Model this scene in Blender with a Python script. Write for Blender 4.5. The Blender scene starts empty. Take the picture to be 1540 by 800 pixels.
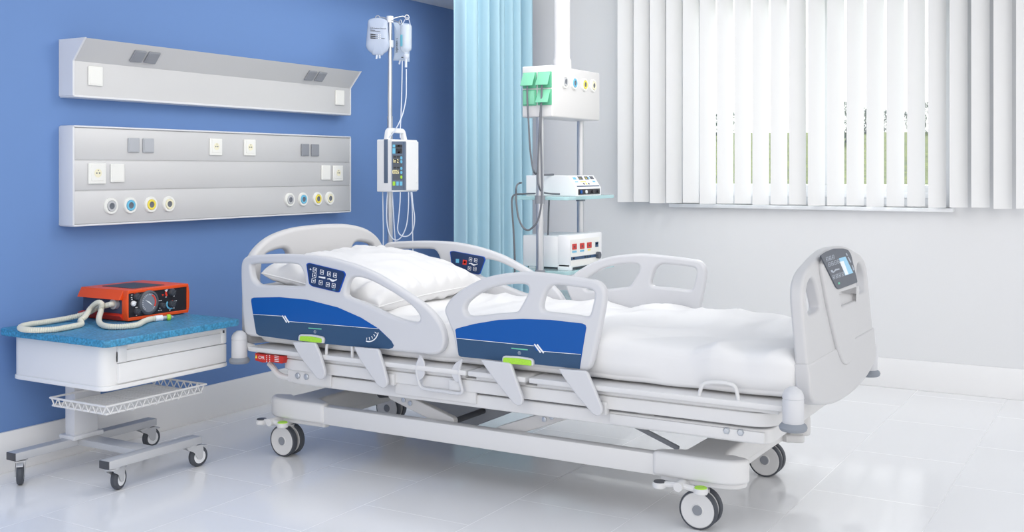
import bpy, bmesh, math, random
from mathutils import Vector, Matrix, noise

random.seed(7)
C = bpy.context.scene.collection
PI = math.pi

# ------------------------------------------------------------------ camera geometry
# camera level at 1.25 m; X runs along the blue wall, Y along the window wall, Z up
F, CX, HY, CAMH = 1640.0, 770.0, 255.0, 1.25
_l = math.hypot(1734 - CX, F)
RX, FX = (1734 - CX) / _l, F / _l          # right / forward share of world X
def ray(x, y):
    u = (x - CX) / F; v = (HY - y) / F
    return Vector((FX + RX * u, RX - FX * u, v))
def P(x, y, X=None, Y=None, Z=None, t=None):
    """the point of the photograph seen at pixel x, y that lies on a known plane of the room"""
    d = ray(x, y)
    if X is not None: t = X / d.x
    elif Y is not None: t = Y / d.y
    elif Z is not None: t = (Z - CAMH) / d.z
    return Vector((0, 0, CAMH)) + d * t
def crop(pts, ox, oy, s):
    return [(ox + a / s, oy + b / s) for a, b in pts]
RIGHT = Vector((RX, -FX, 0)); FWD = Vector((FX, RX, 0)); UP = Vector((0, 0, 1))

# ------------------------------------------------------------------ materials
def mat(name, col, rough=0.45, metal=0.0, spec=0.5, alpha=1.0, emit=None, es=0.0, bump=None, trans=0.0, var=0.0, vscale=40.0):
    m = bpy.data.materials.new(name); m.use_nodes = True
    nt = m.node_tree; b = nt.nodes['Principled BSDF']
    b.inputs['Base Color'].default_value = (*col, 1)
    b.inputs['Roughness'].default_value = rough
    b.inputs['Metallic'].default_value = metal
    b.inputs['Specular IOR Level'].default_value = spec
    b.inputs['Alpha'].default_value = alpha
    b.inputs['Transmission Weight'].default_value = trans
    if emit:
        b.inputs['Emission Color'].default_value = (*emit, 1); b.inputs['Emission Strength'].default_value = es
    tc = nt.nodes.new('ShaderNodeTexCoord')
    n = nt.nodes.new('ShaderNodeTexNoise'); n.inputs['Scale'].default_value = vscale; n.inputs['Detail'].default_value = 4
    nt.links.new(tc.outputs['Object'], n.inputs['Vector'])
    if var > 0:
        r = nt.nodes.new('ShaderNodeValToRGB')
        r.color_ramp.elements[0].color = (*[max(0, c * (1 - var)) for c in col], 1)
        r.color_ramp.elements[1].color = (*[min(1, c * (1 + var)) for c in col], 1)
        r.color_ramp.elements[0].position = .35; r.color_ramp.elements[1].position = .65
        nt.links.new(n.outputs['Fac'], r.inputs['Fac']); nt.links.new(r.outputs['Color'], b.inputs['Base Color'])
    if bump:
        bp = nt.nodes.new('ShaderNodeBump'); bp.inputs['Strength'].default_value = bump; bp.inputs['Distance'].default_value = .002
        nt.links.new(n.outputs['Fac'], bp.inputs['Height']); nt.links.new(bp.outputs['Normal'], b.inputs['Normal'])
    return m
def srgb(r, g, b):
    f = lambda c: (c / 255 / 12.92) if c / 255 <= .04045 else ((c / 255 + .055) / 1.055) ** 2.4
    return (f(r), f(g), f(b))

M = {}
M['plastic'] = mat('pale grey moulded plastic', srgb(209, 210, 214), .35, bump=.02)
M['board'] = mat('headboard plastic', srgb(201, 201, 203), .4, bump=.02)
M['frame'] = mat('white lacquered steel', srgb(220, 220, 221), .4)
M['rubber'] = mat('dark rubber', srgb(72, 76, 84), .6)
M['greyrubber'] = mat('grey rubber', srgb(140, 146, 155), .6)
M['hub'] = mat('grey hub', srgb(140, 144, 152), .5)
M['dark'] = mat('dark grey plastic', srgb(70, 72, 78), .5)
M['greyplate'] = mat('dark grey steel plate', srgb(150, 154, 162), .5)  # the struts' and housing's own dark grey
M['greysteel'] = mat('grey painted steel', srgb(196, 198, 202), .4, metal=.2)
M['steel'] = mat('brushed steel', srgb(200, 203, 208), .3, metal=.85)
M['bolt'] = mat('bolt steel', srgb(190, 195, 202), .3, metal=.8)
M['blue'] = mat('bright blue decal', srgb(14, 86, 166), .35, spec=.3)
M['navy'] = mat('slate blue decal', srgb(52, 82, 116), .4, spec=.3)
M['keypad'] = mat('navy keypad', srgb(40, 60, 100), .4, spec=.3)
M['keyedge'] = mat('blue keypad edge', srgb(20, 80, 180), .4, spec=.3)
M['white'] = mat('white print', srgb(238, 240, 244), .5)
M['greenline'] = mat('mint green print', srgb(110, 200, 170), .5)
M['lime'] = mat('lime green plastic', srgb(168, 222, 62), .4, var=.08, vscale=300)
M['red'] = mat('red plastic', srgb(196, 40, 32), .4)
M['redprint'] = mat('red print', srgb(230, 60, 40), .5)
M['yellow'] = mat('yellow plastic', srgb(240, 222, 90), .45)
M['cream'] = mat('cream plastic', srgb(236, 232, 205), .45)
M['ringblue'] = mat('light blue plastic', srgb(110, 190, 225), .45)
M['ringgrey'] = mat('grey ring', srgb(190, 192, 197), .45)
M['port'] = mat('dark grey port', srgb(104, 110, 120), .5)
M['alu'] = mat('silver grey aluminium panel', srgb(202, 203, 205), .42, metal=.12, bump=.02)
M['alucap'] = mat('pale panel edge', srgb(218, 220, 225), .4)
M['switchgrey'] = mat('grey switch plate', srgb(176, 180, 187), .4)
M['switchdark'] = mat('dark grey switch plate', srgb(140, 144, 152), .4)
M['ivory'] = mat('ivory socket plastic', srgb(234, 235, 232), .35)
M['teal'] = mat('speckled teal laminate', srgb(64, 140, 180), .45, var=.3, vscale=110)
M['cabinet'] = mat('white cabinet', srgb(236, 236, 236), .35)
M['orange'] = mat('orange case plastic', srgb(236, 84, 26), .4)
M['orangered'] = mat('red orange case plastic', srgb(226, 58, 34), .4)
M['black'] = mat('black panel', srgb(34, 34, 40), .45)
M['gauge'] = mat('gauge grey', srgb(128, 134, 146), .4)
M['gaugerim'] = mat('gauge rim', srgb(84, 88, 96), .4)
M['knob'] = mat('knob grey', srgb(66, 70, 78), .5)
M['casegrey'] = mat('blue grey case side', srgb(64, 76, 104), .5)
M['hose'] = mat('ivory corrugated hose', srgb(222, 220, 205), .55)
M['clear'] = mat('clear blue tip', srgb(190, 200, 205), .3)
M['tube'] = mat('clear tubing', srgb(214, 222, 236), .3)
M['pump'] = mat('white pump case', srgb(238, 240, 243), .35)
M['pumppanel'] = mat('slate pump panel', srgb(92, 108, 132), .45)
M['amber'] = mat('amber display digits', srgb(250, 240, 190), .5, emit=srgb(250, 240, 190), es=.3)
M['mint'] = mat('mint green socket plate', srgb(130, 206, 172), .45)
M['mintdark'] = mat('green socket back plate', srgb(98, 186, 148), .5)
M['pendant'] = mat('white pendant paint', srgb(217, 217, 218), .35)
M['cable'] = mat('dark grey cable', srgb(104, 108, 116), .5)
M['fabricblue'] = mat('light blue curtain', srgb(184, 220, 236), .8)
M['print'] = mat('black print', srgb(28, 28, 32), .5)
M['lcd'] = mat('lcd screen', srgb(150, 205, 236), .4, emit=srgb(150, 205, 236), es=.04)
M['lcdwhite'] = mat('lcd white area', srgb(235, 242, 246), .4, emit=srgb(235, 242, 246), es=.04)
M['keydark'] = mat('charcoal keypad', srgb(78, 84, 96), .4)
M['keyline'] = mat('grey key outline', srgb(176, 184, 196), .5)
M['bagpaper'] = mat('cyan bottle label', srgb(120, 205, 222), .5)
M['sheet'] = mat('white cotton sheet', srgb(230, 230, 231), .9, spec=.1, bump=.12, vscale=500)
M['pillow'] = mat('white pillow cotton', srgb(226, 226, 227), .9, spec=.1, bump=.12, vscale=500)
M['ceiling'] = mat('white ceiling paint', srgb(238, 240, 243), .8)
M['skirting'] = mat('white baseboard', srgb(240, 240, 241), .4)
M['upvc'] = mat('white window frame', srgb(244, 246, 249), .4)
M['bluepaint'] = mat('blue wall paint', srgb(108, 142, 196), .6, spec=.25, bump=.03, vscale=300)
M['whitepaint'] = mat('white wall paint', srgb(228, 229, 231), .7, spec=.25, bump=.02, vscale=300)
M['leaf'] = mat('dull green leaves', srgb(104, 120, 104), .8, var=.3, vscale=3)
M['bark'] = mat('grey bark', srgb(110, 104, 104), .9, var=.2)

def glassy(name, col, t, rough=.05):
    """thin clear sheet: mostly see-through, some body colour, some gloss"""
    m = bpy.data.materials.new(name); m.use_nodes = True; nt = m.node_tree
    b = nt.nodes['Principled BSDF']; b.inputs['Base Color'].default_value = (*col, 1); b.inputs['Roughness'].default_value = rough
    tr = nt.nodes.new('ShaderNodeBsdfTransparent'); tr.inputs['Color'].default_value = (.97, .99, 1, 1)
    mx = nt.nodes.new('ShaderNodeMixShader'); mx.inputs['Fac'].default_value = t
    nt.links.new(b.outputs[0], mx.inputs[1]); nt.links.new(tr.outputs[0], mx.inputs[2])
    nt.links.new(mx.outputs[0], nt.nodes['Material Output'].inputs['Surface'])
    return m
M['pane'] = glassy('window glass', srgb(220, 230, 240), .93)
M['shelfglass'] = glassy('pale aqua shelf glass', srgb(190, 232, 236), .35)
M['bag'] = glassy('milky iv bag film', srgb(196, 208, 228), .22, .25)
M['pouch'] = glassy('clear iv pouch film', srgb(206, 220, 238), .35, .2)
M['bottle'] = glassy('clear iv bottle', srgb(216, 226, 238), .4, .1)

def blindmat():
    m = bpy.data.materials.new('white blind fabric'); m.use_nodes = True; nt = m.node_tree
    b = nt.nodes['Principled BSDF']; b.inputs['Base Color'].default_value = (*srgb(239, 240, 241), 1); b.inputs['Roughness'].default_value = .8
    b.inputs['Specular IOR Level'].default_value = .2
    tl = nt.nodes.new('ShaderNodeBsdfTranslucent'); tl.inputs['Color'].default_value = (*srgb(244, 245, 247), 1)
    w = nt.nodes.new('ShaderNodeTexWave'); w.inputs['Scale'].default_value = 300; w.bands_direction = 'Z'
    tc = nt.nodes.new('ShaderNodeTexCoord'); nt.links.new(tc.outputs['Object'], w.inputs['Vector'])
    bp = nt.nodes.new('ShaderNodeBump'); bp.inputs['Strength'].default_value = .05
    nt.links.new(w.outputs['Fac'], bp.inputs['Height']); nt.links.new(bp.outputs['Normal'], b.inputs['Normal'])
    mx = nt.nodes.new('ShaderNodeMixShader'); mx.inputs['Fac'].default_value = .07
    nt.links.new(b.outputs[0], mx.inputs[1]); nt.links.new(tl.outputs[0], mx.inputs[2])
    nt.links.new(mx.outputs[0], nt.nodes['Material Output'].inputs['Surface'])
    return m
M['blind'] = blindmat()

def curtainmat():
    m = M['fabricblue']; nt = m.node_tree; b = nt.nodes['Principled BSDF']; b.inputs['Specular IOR Level'].default_value = .15
    tl = nt.nodes.new('ShaderNodeBsdfTranslucent'); tl.inputs['Color'].default_value = (*srgb(184, 222, 236), 1)
    mx = nt.nodes.new('ShaderNodeMixShader'); mx.inputs['Fac'].default_value = .12
    nt.links.new(b.outputs[0], mx.inputs[1]); nt.links.new(tl.outputs[0], mx.inputs[2])
    nt.links.new(mx.outputs[0], nt.nodes['Material Output'].inputs['Surface'])
curtainmat()

def floormat():
    m = bpy.data.materials.new('glossy white floor tiles'); m.use_nodes = True; nt = m.node_tree
    b = nt.nodes['Principled BSDF']
    tc = nt.nodes.new('ShaderNodeTexCoord'); mp = nt.nodes.new('ShaderNodeMapping')
    mp.inputs['Location'].default_value = (-3.228 + 6.94, .241 + 4.63, 0)
    br = nt.nodes.new('ShaderNodeTexBrick')
    br.offset = .5; br.offset_frequency = 2; br.squash = 1
    br.inputs['Color1'].default_value = (*srgb(248, 248, 249), 1); br.inputs['Color2'].default_value = (*srgb(246, 246, 247), 1)
    br.inputs['Mortar'].default_value = (*srgb(250, 250, 250), 1)
    br.inputs['Scale'].default_value = 1; br.inputs['Mortar Size'].default_value = .0021; br.inputs['Mortar Smooth'].default_value = .1
    br.inputs['Brick Width'].default_value = .694; br.inputs['Row Height'].default_value = .463; br.inputs['Bias'].default_value = 0
    nt.links.new(tc.outputs['Object'], mp.inputs['Vector']); nt.links.new(mp.outputs['Vector'], br.inputs['Vector'])
    nt.links.new(br.outputs['Color'], b.inputs['Base Color'])
    mr = nt.nodes.new('ShaderNodeMapRange'); mr.inputs['To Min'].default_value = .14; mr.inputs['To Max'].default_value = .5
    nt.links.new(br.outputs['Fac'], mr.inputs['Value']); nt.links.new(mr.outputs['Result'], b.inputs['Roughness'])
    bp = nt.nodes.new('ShaderNodeBump'); bp.inputs['Strength'].default_value = .35; bp.inputs['Distance'].default_value = .001; bp.invert = True
    nt.links.new(br.outputs['Fac'], bp.inputs['Height']); nt.links.new(bp.outputs['Normal'], b.inputs['Normal'])
    return m
M['floor'] = floormat()

def grassmat():
    m = bpy.data.materials.new('meadow grass'); m.use_nodes = True; nt = m.node_tree
    b = nt.nodes['Principled BSDF']; b.inputs['Roughness'].default_value = .9; b.inputs['Specular IOR Level'].default_value = .1
    tc = nt.nodes.new('ShaderNodeTexCoord'); n = nt.nodes.new('ShaderNodeTexNoise'); n.inputs['Scale'].default_value = 4; n.inputs['Detail'].default_value = 8
    n.inputs['Roughness'].default_value = .75
    r = nt.nodes.new('ShaderNodeValToRGB')
    r.color_ramp.elements[0].position = .35; r.color_ramp.elements[0].color = (*srgb(56, 74, 34), 1)
    r.color_ramp.elements[1].position = .68; r.color_ramp.elements[1].color = (*srgb(146, 154, 66), 1)
    nt.links.new(tc.outputs['Object'], n.inputs['Vector']); nt.links.new(n.outputs['Fac'], r.inputs['Fac']); nt.links.new(r.outputs['Color'], b.inputs['Base Color'])
    return m
M['grass'] = grassmat()

# ------------------------------------------------------------------ mesh helpers
def smooth_closed(pts, n=5):
    out = []; L = len(pts)
    for i in range(L):
        p0, p1, p2, p3 = (Vector(pts[(i + k - 1) % L]) for k in range(4))
        for j in range(n):
            t = j / n
            out.append(.5 * ((2 * p1) + (p2 - p0) * t + (2 * p0 - 5 * p1 + 4 * p2 - p3) * t * t + (3 * p1 - p0 - 3 * p2 + p3) * t ** 3))
    return out
def smooth_open(pts, n=6):
    pts = [Vector(p) for p in pts]; out = []; L = len(pts)
    for i in range(L - 1):
        p0 = pts[max(i - 1, 0)]; p1 = pts[i]; p2 = pts[i + 1]; p3 = pts[min(i + 2, L - 1)]
        for j in range(n):
            t = j / n
            out.append(.5 * ((2 * p1) + (p2 - p0) * t + (2 * p0 - 5 * p1 + 4 * p2 - p3) * t * t + (3 * p1 - p0 - 3 * p2 + p3) * t ** 3))
    out.append(pts[-1]); return out
def round_poly(pts, r, n=5):
    """polygon with every corner rounded by radius r"""
    out = []; L = len(pts)
    for i in range(L):
        p = Vector(pts[i]); a = Vector(pts[i - 1]); b = Vector(pts[(i + 1) % L])
        da = (a - p); db = (b - p); ra = min(r, da.length * .48); rb = min(r, db.length * .48)
        s = p + da.normalized() * ra; e = p + db.normalized() * rb
        for j in range(n + 1):
            t = j / n
            out.append(s * (1 - t) ** 2 + p * 2 * t * (1 - t) + e * t * t)
    return out
def rect(cx, cy, w, h):
    return [(cx - w / 2, cy - h / 2), (cx + w / 2, cy - h / 2), (cx + w / 2, cy + h / 2), (cx - w / 2, cy + h / 2)]
def frame(o, u, v):
    u = Vector(u).normalized(); v = Vector(v).normalized(); n = u.cross(v)
    m = Matrix((u, v, n)).transposed().to_4x4(); m.translation = Vector(o); return m
ID = Matrix.Identity(4)

class MB:
    def __init__(s): s.bm = bmesh.new()
    def _merge(s, me, mi, M4, sm=True):
        if M4 is not None: me.transform(M4)
        n0 = len(s.bm.faces); s.bm.from_mesh(me); s.bm.faces.ensure_lookup_table()
        for f in s.bm.faces[n0:]:
            f.material_index = mi; f.smooth = sm
        bpy.data.meshes.remove(me); return s
    def _tmp(s, bm, mi, M4, sm=True):
        me = bpy.data.meshes.new('t'); bm.to_mesh(me); bm.free(); return s._merge(me, mi, M4, sm)
    def box(s, x0, x1, y0, y1, z0, z1, bev=.003, mi=0, M4=None, seg=2):
        b = bmesh.new(); bmesh.ops.create_cube(b, size=1)
        for v in b.verts:
            v.co = Vector(((x0 + x1) / 2 + v.co.x * (x1 - x0), (y0 + y1) / 2 + v.co.y * (y1 - y0), (z0 + z1) / 2 + v.co.z * (z1 - z0)))
        if bev > 0:
            bev = min(bev, .49 * min(abs(x1 - x0), abs(y1 - y0), abs(z1 - z0)))
            bmesh.ops.bevel(b, geom=b.edges[:], offset=bev, segments=seg, affect='EDGES', profile=.5)
        bmesh.ops.recalc_face_normals(b, faces=b.faces[:])
        return s._tmp(b, mi, M4)
    def lathe(s, prof, M4=None, n=28, mi=0):
        b = bmesh.new(); rings = []
        for r, z in prof:
            if r < 1e-6: rings.append([b.verts.new((0, 0, z))])
            else: rings.append([b.verts.new((r * math.cos(2 * PI * k / n), r * math.sin(2 * PI * k / n), z)) for k in range(n)])
        for A, B in zip(rings[:-1], rings[1:]):
            for k in range(n):
                a = [A[k % len(A)], A[(k + 1) % len(A)]]; c = [B[(k + 1) % len(B)], B[k % len(B)]]
                if len(A) == 1: f = [A[0], c[0], c[1]]
                elif len(B) == 1: f = [a[0], a[1], B[0]]
                else: f = a + c
                try: b.faces.new(f)
                except ValueError: pass
        bmesh.ops.recalc_face_normals(b, faces=b.faces[:])
        return s._tmp(b, mi, M4)
    def cyl(s, p, q, r, mi=0, n=20, r2=None):
        p = Vector(p); q = Vector(q); d = q - p
        m = Matrix.Translation(p) @ d.to_track_quat('Z', 'Y').to_matrix().to_4x4()
        return s.lathe([(0, 0), (r, 0), (r if r2 is None else r2, d.length), (0, d.length)], m, n, mi)
    def tube(s, pts, r, mi=0, closed=False, res=3):
        cu = bpy.data.curves.new('t', 'CURVE'); cu.dimensions = '3D'; cu.bevel_depth = r; cu.bevel_resolution = res; cu.use_fill_caps = True
        sp = cu.splines.new('POLY'); sp.points.add(len(pts) - 1); sp.use_cyclic_u = closed
        for a, p in zip(sp.points, pts): a.co = (*p, 1)
        return s._curve(cu, mi, None)
    def _curve(s, cu, mi, M4):
        o = bpy.data.objects.new('t', cu); me = bpy.data.meshes.new_from_object(o)
        bpy.data.objects.remove(o); bpy.data.curves.remove(cu); return s._merge(me, mi, M4)
    def prism(s, outline, M4, thick, holes=(), bev=0, mi=0, br=3):
        """2-D outline in the frame's u, v; body from 0 to thick along its normal"""
        cu = bpy.data.curves.new('t', 'CURVE'); cu.dimensions = '2D'; cu.fill_mode = 'BOTH'
        bev = min(bev, abs(thick) / 2)
        cu.extrude = max(abs(thick) / 2 - bev, 0); cu.bevel_depth = bev; cu.bevel_resolution = br
        if bev: cu.offset = -bev
        for lp in [outline, *holes]:
            sp = cu.splines.new('POLY'); sp.points.add(len(lp) - 1); sp.use_cyclic_u = True
            for a, p in zip(sp.points, lp): a.co = (p[0], p[1], 0, 1)
        return s._curve(cu, mi, M4 @ Matrix.Translation((0, 0, thick / 2)))
    def text(s, txt, M4, size, thick=.0004, mi=0, align='CENTER'):
        cu = bpy.data.curves.new('t', 'FONT'); cu.body = txt; cu.size = size; cu.extrude = thick; cu.align_x = align; cu.align_y = 'CENTER'
        return s._curve(cu, mi, M4)
    def quadgrid(s, fn, nu, nv, mi=0, closed_v=False):
        b = bmesh.new(); g = [[b.verts.new(fn(i / nu, j / nv)) for j in range(nv if closed_v else nv + 1)] for i in range(nu + 1)]
        for i in range(nu):
            for j in range(nv):
                j2 = (j + 1) % nv if closed_v else j + 1
                b.faces.new((g[i][j], g[i + 1][j], g[i + 1][j2], g[i][j2]))
        if closed_v:
            b.faces.new(g[0]); b.faces.new(g[-1])
        bmesh.ops.recalc_face_normals(b, faces=b.faces[:])
        return s._tmp(b, mi, None)
    def build(s, name, mats, parent=None, sharp=35):
        me = bpy.data.meshes.new(name); s.bm.to_mesh(me); s.bm.free()
        if not isinstance(mats, (list, tuple)): mats = [mats]
        for k in mats: me.materials.append(M[k])
        me.set_sharp_from_angle(angle=math.radians(sharp))
        o = bpy.data.objects.new(name, me); C.objects.link(o)
        if parent is not None:
            o.parent = parent
            if parent.type == 'EMPTY': o.matrix_parent_inverse = Matrix.Translation(-parent.location)
        return o
def thing(name, label, cat, loc, group=None):
    o = bpy.data.objects.new(name, None); C.objects.link(o); o.location = loc; o.empty_display_size = .1
    return tag(o, label, cat, group)
def tag(o, label=None, cat=None, group=None, kind=None):
    if label: o['label'] = label
    if cat: o['category'] = cat
    if group: o['group'] = group
    if kind: o['kind'] = kind
    return o
def structure(o, label=None, cat=None): return tag(o, label, cat, None, 'structure')

# ------------------------------------------------------------------ the room
WY, WX, CZ = 4.089, 6.50, 2.75           # blue wall, window wall, ceiling
SOF = 2.333                              # dropped soffit along the blue wall
o = MB().box(-1.2, WX + .25, -2.6, WY + .15, -.12, 0, 0).build('floor', 'floor'); structure(o, 'glossy white tiled floor', 'floor')
o = MB().box(2.4, WX + .25, -.4, WY + .15, CZ, CZ + .1, 0).build('ceiling', 'ceiling'); structure(o, 'white ceiling over the room', 'ceiling')
o = MB().box(-1.2, WX, 3.73, WY, SOF, CZ, 0).build('ceiling_soffit', 'ceiling'); structure(o, 'white dropped ceiling soffit along the blue wall', 'ceiling')
o = MB().box(-1.2, WX + .25, WY, WY + .15, 0, CZ, 0).build('wall_left', 'bluepaint'); structure(o, 'blue painted wall behind the headwall panels', 'wall')
# window wall with an opening
WINY0, WINY1, WINZ0, WINZ1 = .975, 2.62, 1.035, 2.45
mb = MB()
mb.box(WX, WX + .22, -2.6, WINY0, 0, CZ, 0); mb.box(WX, WX + .22, WINY1, WY, 0, CZ, 0)
mb.box(WX, WX + .22, WINY0, WINY1, 0, WINZ0, 0); mb.box(WX, WX + .22, WINY0, WINY1, WINZ1, CZ, 0)
structure(mb.build('wall_back', 'whitepaint'), 'white wall with the window and vertical blinds', 'wall')
o = MB().box(-1.2, WX, WY - .014, WY, 0, .168, .003).build('baseboard_left', 'skirting'); structure(o, 'tall white baseboard under the blue wall', 'baseboard')
o = MB().box(WX - .014, WX, -2.6, WY - .014, 0, .168, .003).build('baseboard_back', 'skirting'); structure(o, 'tall white baseboard under the window wall', 'baseboard')

win = thing('window_1', 'white framed window behind the vertical blinds', 'window', (WX + .1, (WINY0 + WINY1) / 2, WINZ0)); win['kind'] = 'structure'
mb = MB(); fx0, fx1 = WX + .03, WX + .1
PY0, PY1, PZ0 = 1.062, 2.42, 1.162
mb.box(fx0, fx1, WINY0, PY0, WINZ0, WINZ1, .004); mb.box(fx0, fx1, PY1, WINY1, WINZ0, WINZ1, .004)
mb.box(fx0, fx1, PY0, PY1, WINZ0, PZ0, .004); mb.box(fx0, fx1, PY0, PY1, WINZ1 - .03, WINZ1, .004)
mb.box(fx0, fx1, 1.655, 1.765, PZ0, WINZ1 - .03, .004)
mb.box(fx0 - .012, fx0, 1.02, 2.5, WINZ0 + .05, WINZ0 + .085, .003)
mb.build('window_frame', 'upvc', win)
MB().box(WX + .06, WX + .066, PY0, PY1, PZ0, WINZ1 - .03, 0).build('pane', 'pane', win)
MB().box(WX - .055, WX + .1, .955, 2.64, WINZ0 - .022, WINZ0, .004).build('window_sill', 'upvc', win)

# vertical blinds: 22 turned slats on one head rail
bl = thing('vertical_blinds', 'white vertical blinds hanging in front of the window', 'blinds', (WX - .115, 1.8, 1.04))
MB().box(WX - .14, WX - .09, .5, 3.02, 2.62, CZ, .004).build('head_rail', 'upvc', bl)
TH = math.radians(29)
for k in range(22):
    yc = 2.912 - .1108 * k
    w = .0985
    def slat(u, v, yc=yc, k=k):
        a = (u - .5) * w; sag = .006 * math.cos(PI * (u - .5)) 
        x = -math.sin(TH) * a - math.cos(TH) * sag; y = math.cos(TH) * a - math.sin(TH) * sag
        return Vector((WX - .115 + x, yc + y, 1.042 + .003 * math.sin(k * 2.1) + v * 1.585))
    m = MB().quadgrid(slat, 8, 10)
    bmesh.ops.solidify(m.bm, geom=m.bm.faces[:], thickness=.0009)
    m.build('slat', 'blind', bl)

# outdoors
mb = MB()
def hill(u, v):
    x = 7.2 + u * 70; y = -25 + v * 75
    z = -.9 + 4.3 * (1 - math.exp(-max(0, x - 9) / 20)) + .35 * noise.noise(Vector((x * .06, y * .06, 0)))
    return Vector((x, y, z))
mb.quadgrid(hill, 60, 60)
structure(mb.build('meadow', 'grass'), 'green meadow slope outside the window', 'meadow')
def hillz(x, y): return hill((x - 7.2) / 70, (y + 25) / 75).z
for i, (px, dist, hgt) in enumerate(((1275, 31, 1.15), (1338, 40, .8), (1374, 38, .75), (1399, 34, 1.0), (1090, 36, .9), (1305, 36, .8))):
    d = ray(px, 200); pt = Vector((0, 0, 0)) + d * dist; zb = hillz(pt.x, pt.y)
    lab = ['tallest dark green tree on the meadow beyond the blinds', 'low tree on the meadow, third from the right through the blinds', 'low tree on the meadow, second from the right through the blinds',
           'dark tree beyond the meadow at the right end of the window', 'tree beyond the meadow behind the left window slats', 'low tree just right of the tallest dark green meadow tree'][i]
    tr = thing('meadow_tree', lab, 'tree', (pt.x, pt.y, zb), 'trees beyond the meadow')
    MB().cyl((pt.x, pt.y, zb - .2), (pt.x, pt.y, zb + hgt * .6), .07, n=8, r2=.03).build('trunk', 'bark', tr)
    mb = MB()
    for j in range(420):
        a = random.uniform(0, 2 * PI); r = (random.random() ** .5) * hgt * .45; h = hgt * (-.15 + 1.15 * random.random() ** .9)
        r *= math.sin(min(1, max(.15, h / hgt)) * PI * .85) + .25
        c = Vector((pt.x + r * math.cos(a), pt.y + r * math.sin(a), zb + h)); s_ = .06 + .06 * random.random()
        q = Matrix.Rotation(random.uniform(0, 6), 3, 'X') @ Matrix.Rotation(random.uniform(0, 6), 3, 'Z')
        vs = [mb.bm.verts.new(c + q @ Vector(e)) for e in ((-s_, 0, 0), (0, -s_ * .6, 0), (s_, 0, 0), (0, s_ * .6, 0))]
        mb.bm.faces.new(vs)
    mb.build('crown', 'leaf', tr)

# ------------------------------------------------------------------ headwall panels
FY = WY - .09
def outlet(parent, c, s, ringmat, n=Vector((0, -1, 0)), name='gas_outlet'):
    """round gas outlet: white flange, coloured ring, dark port"""
    q = n.to_track_quat('Z', 'Y').to_matrix().to_4x4(); m = Matrix.Translation(c) @ q
    o = MB().lathe([(0, 0), (s, 0), (s, .006), (s * .93, .010), (s * .7, .010), (s * .68, .007), (0, .007)], m, 32).build(name, 'ivory', parent)
    MB().lathe([(s * .35, .007), (s * .66, .007), (s * .62, .0125), (s * .40, .0125), (s * .38, .008)], m, 32).build('ring', ringmat, o)
    MB().lathe([(0, .007), (s * .39, .007), (s * .39, .010), (s * .2, .0085), (0, .0085)], m, 24).build('port', 'port', o)
    return o
def socket(parent, cx, cz, w, y):
    m = MB()
    fr = frame((cx, y, cz), (1, 0, 0), (0, 0, 1))
    h = w / 2
    m.prism(round_poly(rect(0, 0, w, w), .004), fr, .009, bev=.004)
    m.prism(round_poly(rect(0, .004, w * .72, w * .78), .004), fr @ Matrix.Translation((0, 0, .008)), .003, bev=.001)
    m.prism([(.21 * w * math.cos(a * PI / 12), .21 * w * math.sin(a * PI / 12) + .002) for a in range(24)], fr @ Matrix.Translation((0, 0, .0105)), .0012, mi=1)
    for dx in (-.06, .06):
        m.cyl((cx + dx * w * 1.3, y - .0115, cz + .002), (cx + dx * w * 1.3, y - .0125, cz + .002), .0035, 2, 10)
    m.cyl((cx, y - .0115, cz + .014), (cx, y - .0135, cz + .014), .002, 2, 8)
    return m.build('socket', ['ivory', 'cream', 'port'], parent)
def plate(parent, cx, cz, w, h, y, mt, name, M4=None, lab=None):
    fr = M4 if M4 is not None else frame((cx, y, cz), (1, 0, 0), (0, 0, 1))
    m = MB().prism(round_poly(rect(0, 0, w, h), .004), fr, .009, bev=.003)
    m.prism(round_poly(rect(0, 0, w * .84, h * .84), .003), fr @ Matrix.Translation((0, 0, .008)), .0025, bev=.001)
    o = m.build(name, mt, parent)
    if lab: o['label'] = lab
    return o

X0, X1 = 3.083, 4.958
lp = thing('headwall_panel', 'lower grey headwall panel with sockets and round gas outlets', 'wall panel', ((X0 + X1) / 2, WY, 1.01), 'grey headwall panels on the blue wall')
zs = [1.012, 1.158, 1.29, 1.433]
mb = MB()
mb.box(X0 + .008, X1 - .008, FY + .004, WY, zs[0], zs[3], .002)
for a, b in zip(zs[:-1], zs[1:]): mb.box(X0 + .006, X1 - .006, FY, FY + .02, a + .0025, b - .0025, .002)
mb.build('housing', 'alu', lp)
for x in (X0, X1): MB().box(x - .004, x + .006, FY - .003, WY, zs[0] - .004, zs[3] + .004, .002).build('end_cap', 'alucap', lp)
MB().box(X0, X1, FY - .006, WY, zs[3], zs[3] + .008, .003).build('top_rim', 'alucap', lp)
MB().box(X0, X1, FY - .006, WY, zs[0] - .008, zs[0], .003).build('bottom_rim', 'alucap', lp)
def ctr(x, y): return P(x, y, Y=FY)
for px, py, mt in ((166, 311, 'ringgrey'), (195, 310, 'ringblue'), (226, 309, 'yellow'), (253, 308, 'cream'), (435, 301, 'ringgrey'), (455, 300.5, 'ringblue'), (477, 300, 'yellow'), (495, 299.5, 'cream')):
    c = ctr(px, py); c.z = 1.088; o = outlet(lp, c, .037, mt)
for px, py, w in ((323.5, 221, .083), (374.5, 222, .083), (145, 261, .092), (507, 260.5, .088)):
    c = ctr(px, py); socket(lp, c.x, c.z, w, FY)
for px, py in ((175.5, 260.5), (489, 259.5)):
    c = ctr(px, py); plate(lp, c.x, c.z, .075, .082, FY, 'ivory', 'switch_plate')
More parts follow.
